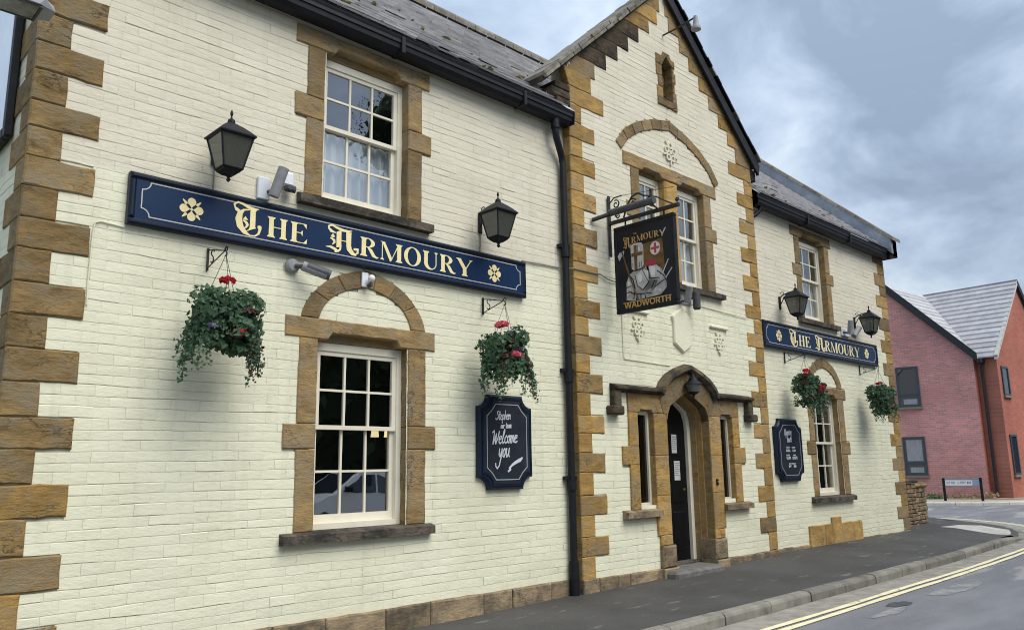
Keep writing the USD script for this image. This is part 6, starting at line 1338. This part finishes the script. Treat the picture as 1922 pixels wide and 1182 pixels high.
h1.add('roof', T([O3(-.25, -.05, zE - .25 * SLH), O3(-.25, 16, zE - .25 * SLH), O3(3, 16, zE + 3 * SLH), O3(3, 3 * skew - .1, zE + 3 * SLH), O3(6, 6 * skew, zE), O3(6, 16, zE)], [[0, 1, 2], [0, 2, 3], [3, 2, 5], [3, 5, 4]]), TILEG)
DKTRIM = flat('dark_trim', (0.02, 0.024, 0.028), .5)
h1.add('verge_trim', on(C, e1, n1, Polygon([(-.15, zE - .22), (half, zE + 3 * SLH - .14), (half, zE + 3 * SLH + .24), (-.15, zE + .14)]), .0, .13), DKTRIM)
h1.add('gutter', cat([bx(0, 1, 0, 1, 0, 1)]) if False else T(*(lambda m_: (m_.vertices, m_.faces))(on(C - p2 * .18 - e2 * .15, e2, -p2, sbox(0, zE - .25, 1.15, zE - .1), 0, .13))), DKTRIM)
h1.add('downpipe', cyl((C[0] + .18, C[1] - .22, .05), (C[0] + .18, C[1] - .22, zE - .15), .055, 10), DKTRIM, smooth=40)
h1.add('side_wall', on(C, e2, -p2, sbox(0.0, -.1, 16, zE), -.3, 0), RUSTB)
h2 = Thing('brick_house', 'rust red gabled brick house front with narrow slit windows at the right edge', 'house', at=(C[0] + 1, C[1] - .8, 0))
D0 = C + e2 * .30 - p2 * .72; gw = 6.0; gh = 3.22
h2.add('wall', on(D0, e2, -p2, Polygon([(0, -.1), (gw, -.1), (gw, zE + .05), (gw / 2, zE + .05 + gh), (0, zE + .05)]), -.3, 0), RUSTB)
h2.add('side_wall', on(D0, p2, -e2, sbox(.3, -.1, 1.0, zE), -.3, -.004), RUSTB)
O4 = lambda s, back, z: np.array([D0[0] + e2[0] * s + p2[0] * back, D0[1] + e2[1] * s + p2[1] * back, z])
sl2 = gh / (gw / 2)
for sg in (0, 1):
    xs_ = (lambda q: q) if sg == 0 else (lambda q: gw - q)
    roof_rows(h2, (lambda q: O4(xs_(q), -.14, zE + .12 + sl2 * q)), (lambda q: O4(xs_(q), 4.0, zE + .12 + sl2 * q)), np.arange(-.2, gw / 2 + .01, .2), TILEG)
    h2.add('verge_trim', on(D0, e2, -p2, Polygon([(xs_(-.2), zE - .18), (xs_(gw / 2), zE + gh - .06), (xs_(gw / 2), zE + gh + .12), (xs_(-.2), zE)]).buffer(0), .0, .12), [PALEC, DKTRIM][sg])
for (azl, azr, et, eb) in ((14.36, 13.97, 5.55, 3.79), (14.34, 13.98, 1.46, -.90)):
    a_, b_ = sorted((sat(azl, D0, e2), sat(azr, D0, e2))); a_, b_ = max(a_, .3), b_
    sm = (a_ + b_) / 2; hwin(h2, D0, e2, -p2, a_, min(b_, a_ + 1.0), zat(eb, D0, e2, sm), zat(et, D0, e2, sm), None)
# strip of bare earth with dead plants along the foot of the walls
solo('planting_bed', sheet(Polygon([tuple(C + e1 * 7 + n1 * .02), tuple(C + e1 * 7 + n1 * .9), tuple(C + n1 * .9 - p2 * .6), tuple(C - p2 * 1.5 + e2 * 1), tuple(C - p2 * 1.5 + e2 * 7), tuple(C - p2 * .7 + e2 * 7)]).buffer(0), 0.075), EARTH, 'dry earth planting strip at the foot of the pink brick wall', None, kind='structure')
rp = np.random.default_rng(90); pts = []
for i in range(900):
    s = rp.uniform(-.3, 6.5); o = rp.uniform(.08, .8); p = C + e1 * s + n1 * o; pts.append((p[0], p[1], .08 + rp.uniform(0, .10) ** 1.0 * rp.random() * 2))
pts = np.array(pts)
solo('dry_plants', leaves(pts, rp.normal(size=(900, 3)) + [0, 0, .3], rp.uniform(.05, .16, 900), rp, 'leaf'), leafmat('straw', (0.30, 0.22, 0.12), (0.48, 0.39, 0.26), (0.62, 0.54, 0.40), .2), 'dry straw coloured plants along the foot of the pink brick wall', 'ground cover', kind='stuff')
def bush(name, p, sx, sy, sz, n, label):
    r = np.random.default_rng(int(p[0] * 100)); u = r.normal(size=(n, 3)); u /= np.linalg.norm(u, axis=1)[:, None]; u[:, 2] = np.abs(u[:, 2])
    P = np.array(p) + u * [sx, sy, sz] * r.uniform(.5, 1.05, (n, 1)); t = Thing(name, label, 'shrub', at=p)
    t.add('foliage', leaves(P, u + r.normal(0, .4, (n, 3)), r.uniform(.05, .11, n), r), IVY, kind='stuff'); t.add('stem', cyl(p, (p[0], p[1], p[2] + sz * .7), .015, 5), BARK)
q = C + e1 * 1.75 + n1 * 1.0; bush('low_shrub', (q[0], q[1], .06), .45, .3, .18, 160, 'low green plant at the foot of the street name plate')
q = D0 + e2 * 3.4 - p2 * .5; bush('low_shrub', (q[0], q[1], .06), .9, .4, .65, 420, 'green shrub against the rust brick wall at the right edge')
# street name plate on two posts
t = Thing('street_name_plate', 'low white street name plate on two black posts before the pink brick house', 'street sign', at=(32.6, 10.2, 0))
az0, az1 = math.radians(18.08), math.radians(16.08); dd = 33.6
a3, b3 = np.array([dd * math.cos(az0), dd * math.sin(az0)]), np.array([dd * math.cos(az1), dd * math.sin(az1)]); L_ = np.linalg.norm(b3 - a3); d3 = (b3 - a3) / L_; n3 = np.array([d3[1], -d3[0]]); n3 = n3 if n3 @ (-a3) > 0 else -n3
for s in (0, L_): t.add('post', on(a3, d3, n3, sbox(s - .045, -.1, s + .045, .87), -.05, .04), BLACK)
t.add('rail', on(a3, d3, n3, sbox(.045, .80, L_ - .045, .87), -.03, .03), GREYM); t.add('rail', on(a3, d3, n3, sbox(.045, .56, L_ - .045, .60), -.03, .03), GREYM)
t.add('plate', on(a3, d3, n3, sbox(.05, .605, L_ - .05, .795), -.02, .025), WHITEP)
t.add('end_panel', on(a3, d3, n3, sbox(L_ - .26, .61, L_ - .06, .79), .025, .03), flat('pale_blue_panel', (0.22, 0.32, 0.47), .5))
rl_ = np.random.default_rng(3); gly = []; x = .10
for wlen in (4, 7):
    for k in range(wlen):
        w = .05; gly.append(sbox(x, .665, x + .014, .745))
        if rl_.random() < .7: gly.append(sbox(x + w - .014, .665, x + w, .745))
        gly.append(sbox(x, .665 + .066 * rl_.integers(0, 2), x + w, .679 + .066 * rl_.integers(0, 2) + .001)); x += .073
    x += .06
gly = [g for g in gly if g.bounds[2] < L_ - .28 and g.is_valid and g.area > 0]
t.add('lettering', on(a3, d3, n3, unary_union(gly), .025, .029), flat('plate_ink', (0.20, 0.20, 0.22), .6))

# ================================================================ ACROSS THE STREET: seen only mirrored in the window glass
def tree(x, y, h, cr, seed, label, n=9000, ls=(.14, .30)):
    r = np.random.default_rng(seed); t = Thing('broadleaf_tree', label, 'tree', at=(x, y, -.06))
    t.add('trunk', tube([(x, y, -.2), (x + .05, y, h * .2), (x + .15, y + .1, h * .45), (x + .1, y, h * .8)], [h * .03, h * .024, h * .017, .04], 9), BARK, smooth=40)
    lim = []; P, N = [], []; cores = []
    for k in range(16):
        a = r.uniform(0, 6.28); zz = h * r.uniform(.28, .85); rad = cr * r.uniform(.35, .8) * (1 - .55 * max(0, zz / h - .55)); c_ = np.array([x + rad * math.cos(a), y + rad * math.sin(a), zz]); b = cr * r.uniform(.32, .5)
        lim.append(tube([(x + .1, y, max(h * .18, zz - cr * .6)), (c_ + np.array([x, y, zz])) / 2 - (0, 0, .1), c_], [.09, .06, .025], 5))
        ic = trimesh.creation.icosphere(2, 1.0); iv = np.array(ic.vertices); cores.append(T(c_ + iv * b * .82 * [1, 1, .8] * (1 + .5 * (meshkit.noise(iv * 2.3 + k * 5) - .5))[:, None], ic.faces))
        m_ = n // 16; u = r.normal(size=(m_, 3)); u /= np.linalg.norm(u, axis=1)[:, None]; P.append(c_ + u * b * r.uniform(.45, 1.08, (m_, 1)) * [1, 1, .8]); N.append(u + r.normal(0, .5, (m_, 3)))
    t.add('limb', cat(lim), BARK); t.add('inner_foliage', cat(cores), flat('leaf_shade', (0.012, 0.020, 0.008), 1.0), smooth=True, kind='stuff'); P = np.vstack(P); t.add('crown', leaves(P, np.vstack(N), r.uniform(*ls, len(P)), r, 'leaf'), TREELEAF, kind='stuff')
tree(18.9, -9.5, 16.8, 4.7, 1, 'tall broadleaf tree across the street, mirrored in the nearest upstairs panes', 42000, (.07, .16))
tree(23.5, -11.5, 9.0, 3.6, 2, 'broad tree across the street, mirrored in the dark downstairs panes')
tree(28.0, -10.0, 10.5, 3.8, 3, 'round tree across the street, mirrored in the bay windows')
tree(40.0, -11.0, 10.5, 4.2, 4, 'spreading tree across the street, mirrored in the far wing windows')
hd = Thing('hedge', 'long dark clipped hedge across the street, mirrored low in the window glass', 'hedge', at=(35, -8.2, 0))
r = np.random.default_rng(6); n = 9000
P = np.c_[r.uniform(2, 75, n), r.choice([-7.4, -9.0], n) + r.normal(0, .12, n), r.uniform(-.1, 5.7, n)]; top = r.random(n) < .2; P[top, 2] = 5.7 + r.normal(0, .2, top.sum()); P[top, 1] = r.uniform(-9, -7.4, top.sum())
hd.add('foliage', leaves(P, r.normal(size=(n, 3)) + [0, .8, .3], r.uniform(.25, .5, n), r, 'leaf'), TREELEAF, kind='stuff')
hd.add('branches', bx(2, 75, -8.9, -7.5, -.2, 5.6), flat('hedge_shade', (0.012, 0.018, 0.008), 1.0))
# white van parked across the street
t = Thing('parked_van', 'small white pickup van parked across the street, mirrored in the near downstairs window', 'van', at=(11.4, -3.9, -.05))
vx, vy, vz = 11.4, -3.9, -.05
side_ = Polygon([(-2.15, .32), (-2.2, .62), (-2.05, .80), (-1.15, .95), (-.45, 1.46), (.1, 1.53), (1.05, 1.50), (1.08, 1.0), (1.12, .98), (2.2, .98), (2.2, .38), (1.75, .34), (1.68, .55), (1.4, .66), (1.12, .55), (1.05, .30), (-1.1, .30), (-1.16, .55), (-1.42, .66), (-1.7, .55), (-1.78, .32)])
WHITEV = flat('white_car_paint', (0.80, 0.81, 0.83), .25, .5)
e = plate(side_, -.82, .82); V = np.array(e.vertices); V[:, 1] *= np.where(V[:, 2] > 1.0, .86, 1.0); t.add('body', T(V + [vx, vy, vz], e.faces), WHITEV)
for sy in (-1, 1):
    for nm, pl in (('side_window', Polygon([(-.98, .99), (-.42, 1.38), (.02, 1.43), (.02, .99)])), ('side_window', Polygon([(.10, .99), (.10, 1.43), (.82, 1.41), (.82, .99)]))):
        e = plate(pl, -.01, .01); V = np.array(e.vertices); V[:, 1] += sy * (.82 - .11 * (V[:, 2] > 1.2) * 1.0) + sy * .004; t.add(nm, T(V + [vx, vy, vz], e.faces), HGLASS)
    for wx in (-1.42, 1.4):
        wp = t.add('wheel', cyl((vx + wx, vy + sy * .62, vz + .31), (vx + wx, vy + sy * .80, vz + .31), .31, 18), BLACK, smooth=40); t.sub(wp, 'rim', cyl((vx + wx, vy + sy * .79, vz + .31), (vx + wx, vy + sy * .815, vz + .31), .19, 14), GREYM)
    t.add('headlight', bevel_box(vx - 2.19, vx - 2.0, vy + sy * .65 - .12, vy + sy * .65 + .12, vz + .6, vz + .76, .03), WHITEP)
    t.add('wing_mirror', bevel_box(vx - .95, vx - .78, vy + sy * .93 - .08, vy + sy * .93 + .08, vz + 1.0, vz + 1.14, .03), BLACK)
t.add('windscreen', T([(vx - 1.13, vy - .68, vz + .985), (vx - 1.13, vy + .68, vz + .985), (vx - .47, vy + .62, vz + 1.465), (vx - .47, vy - .62, vz + 1.465)], [[0, 1, 2], [0, 2, 3]]), HGLASS)
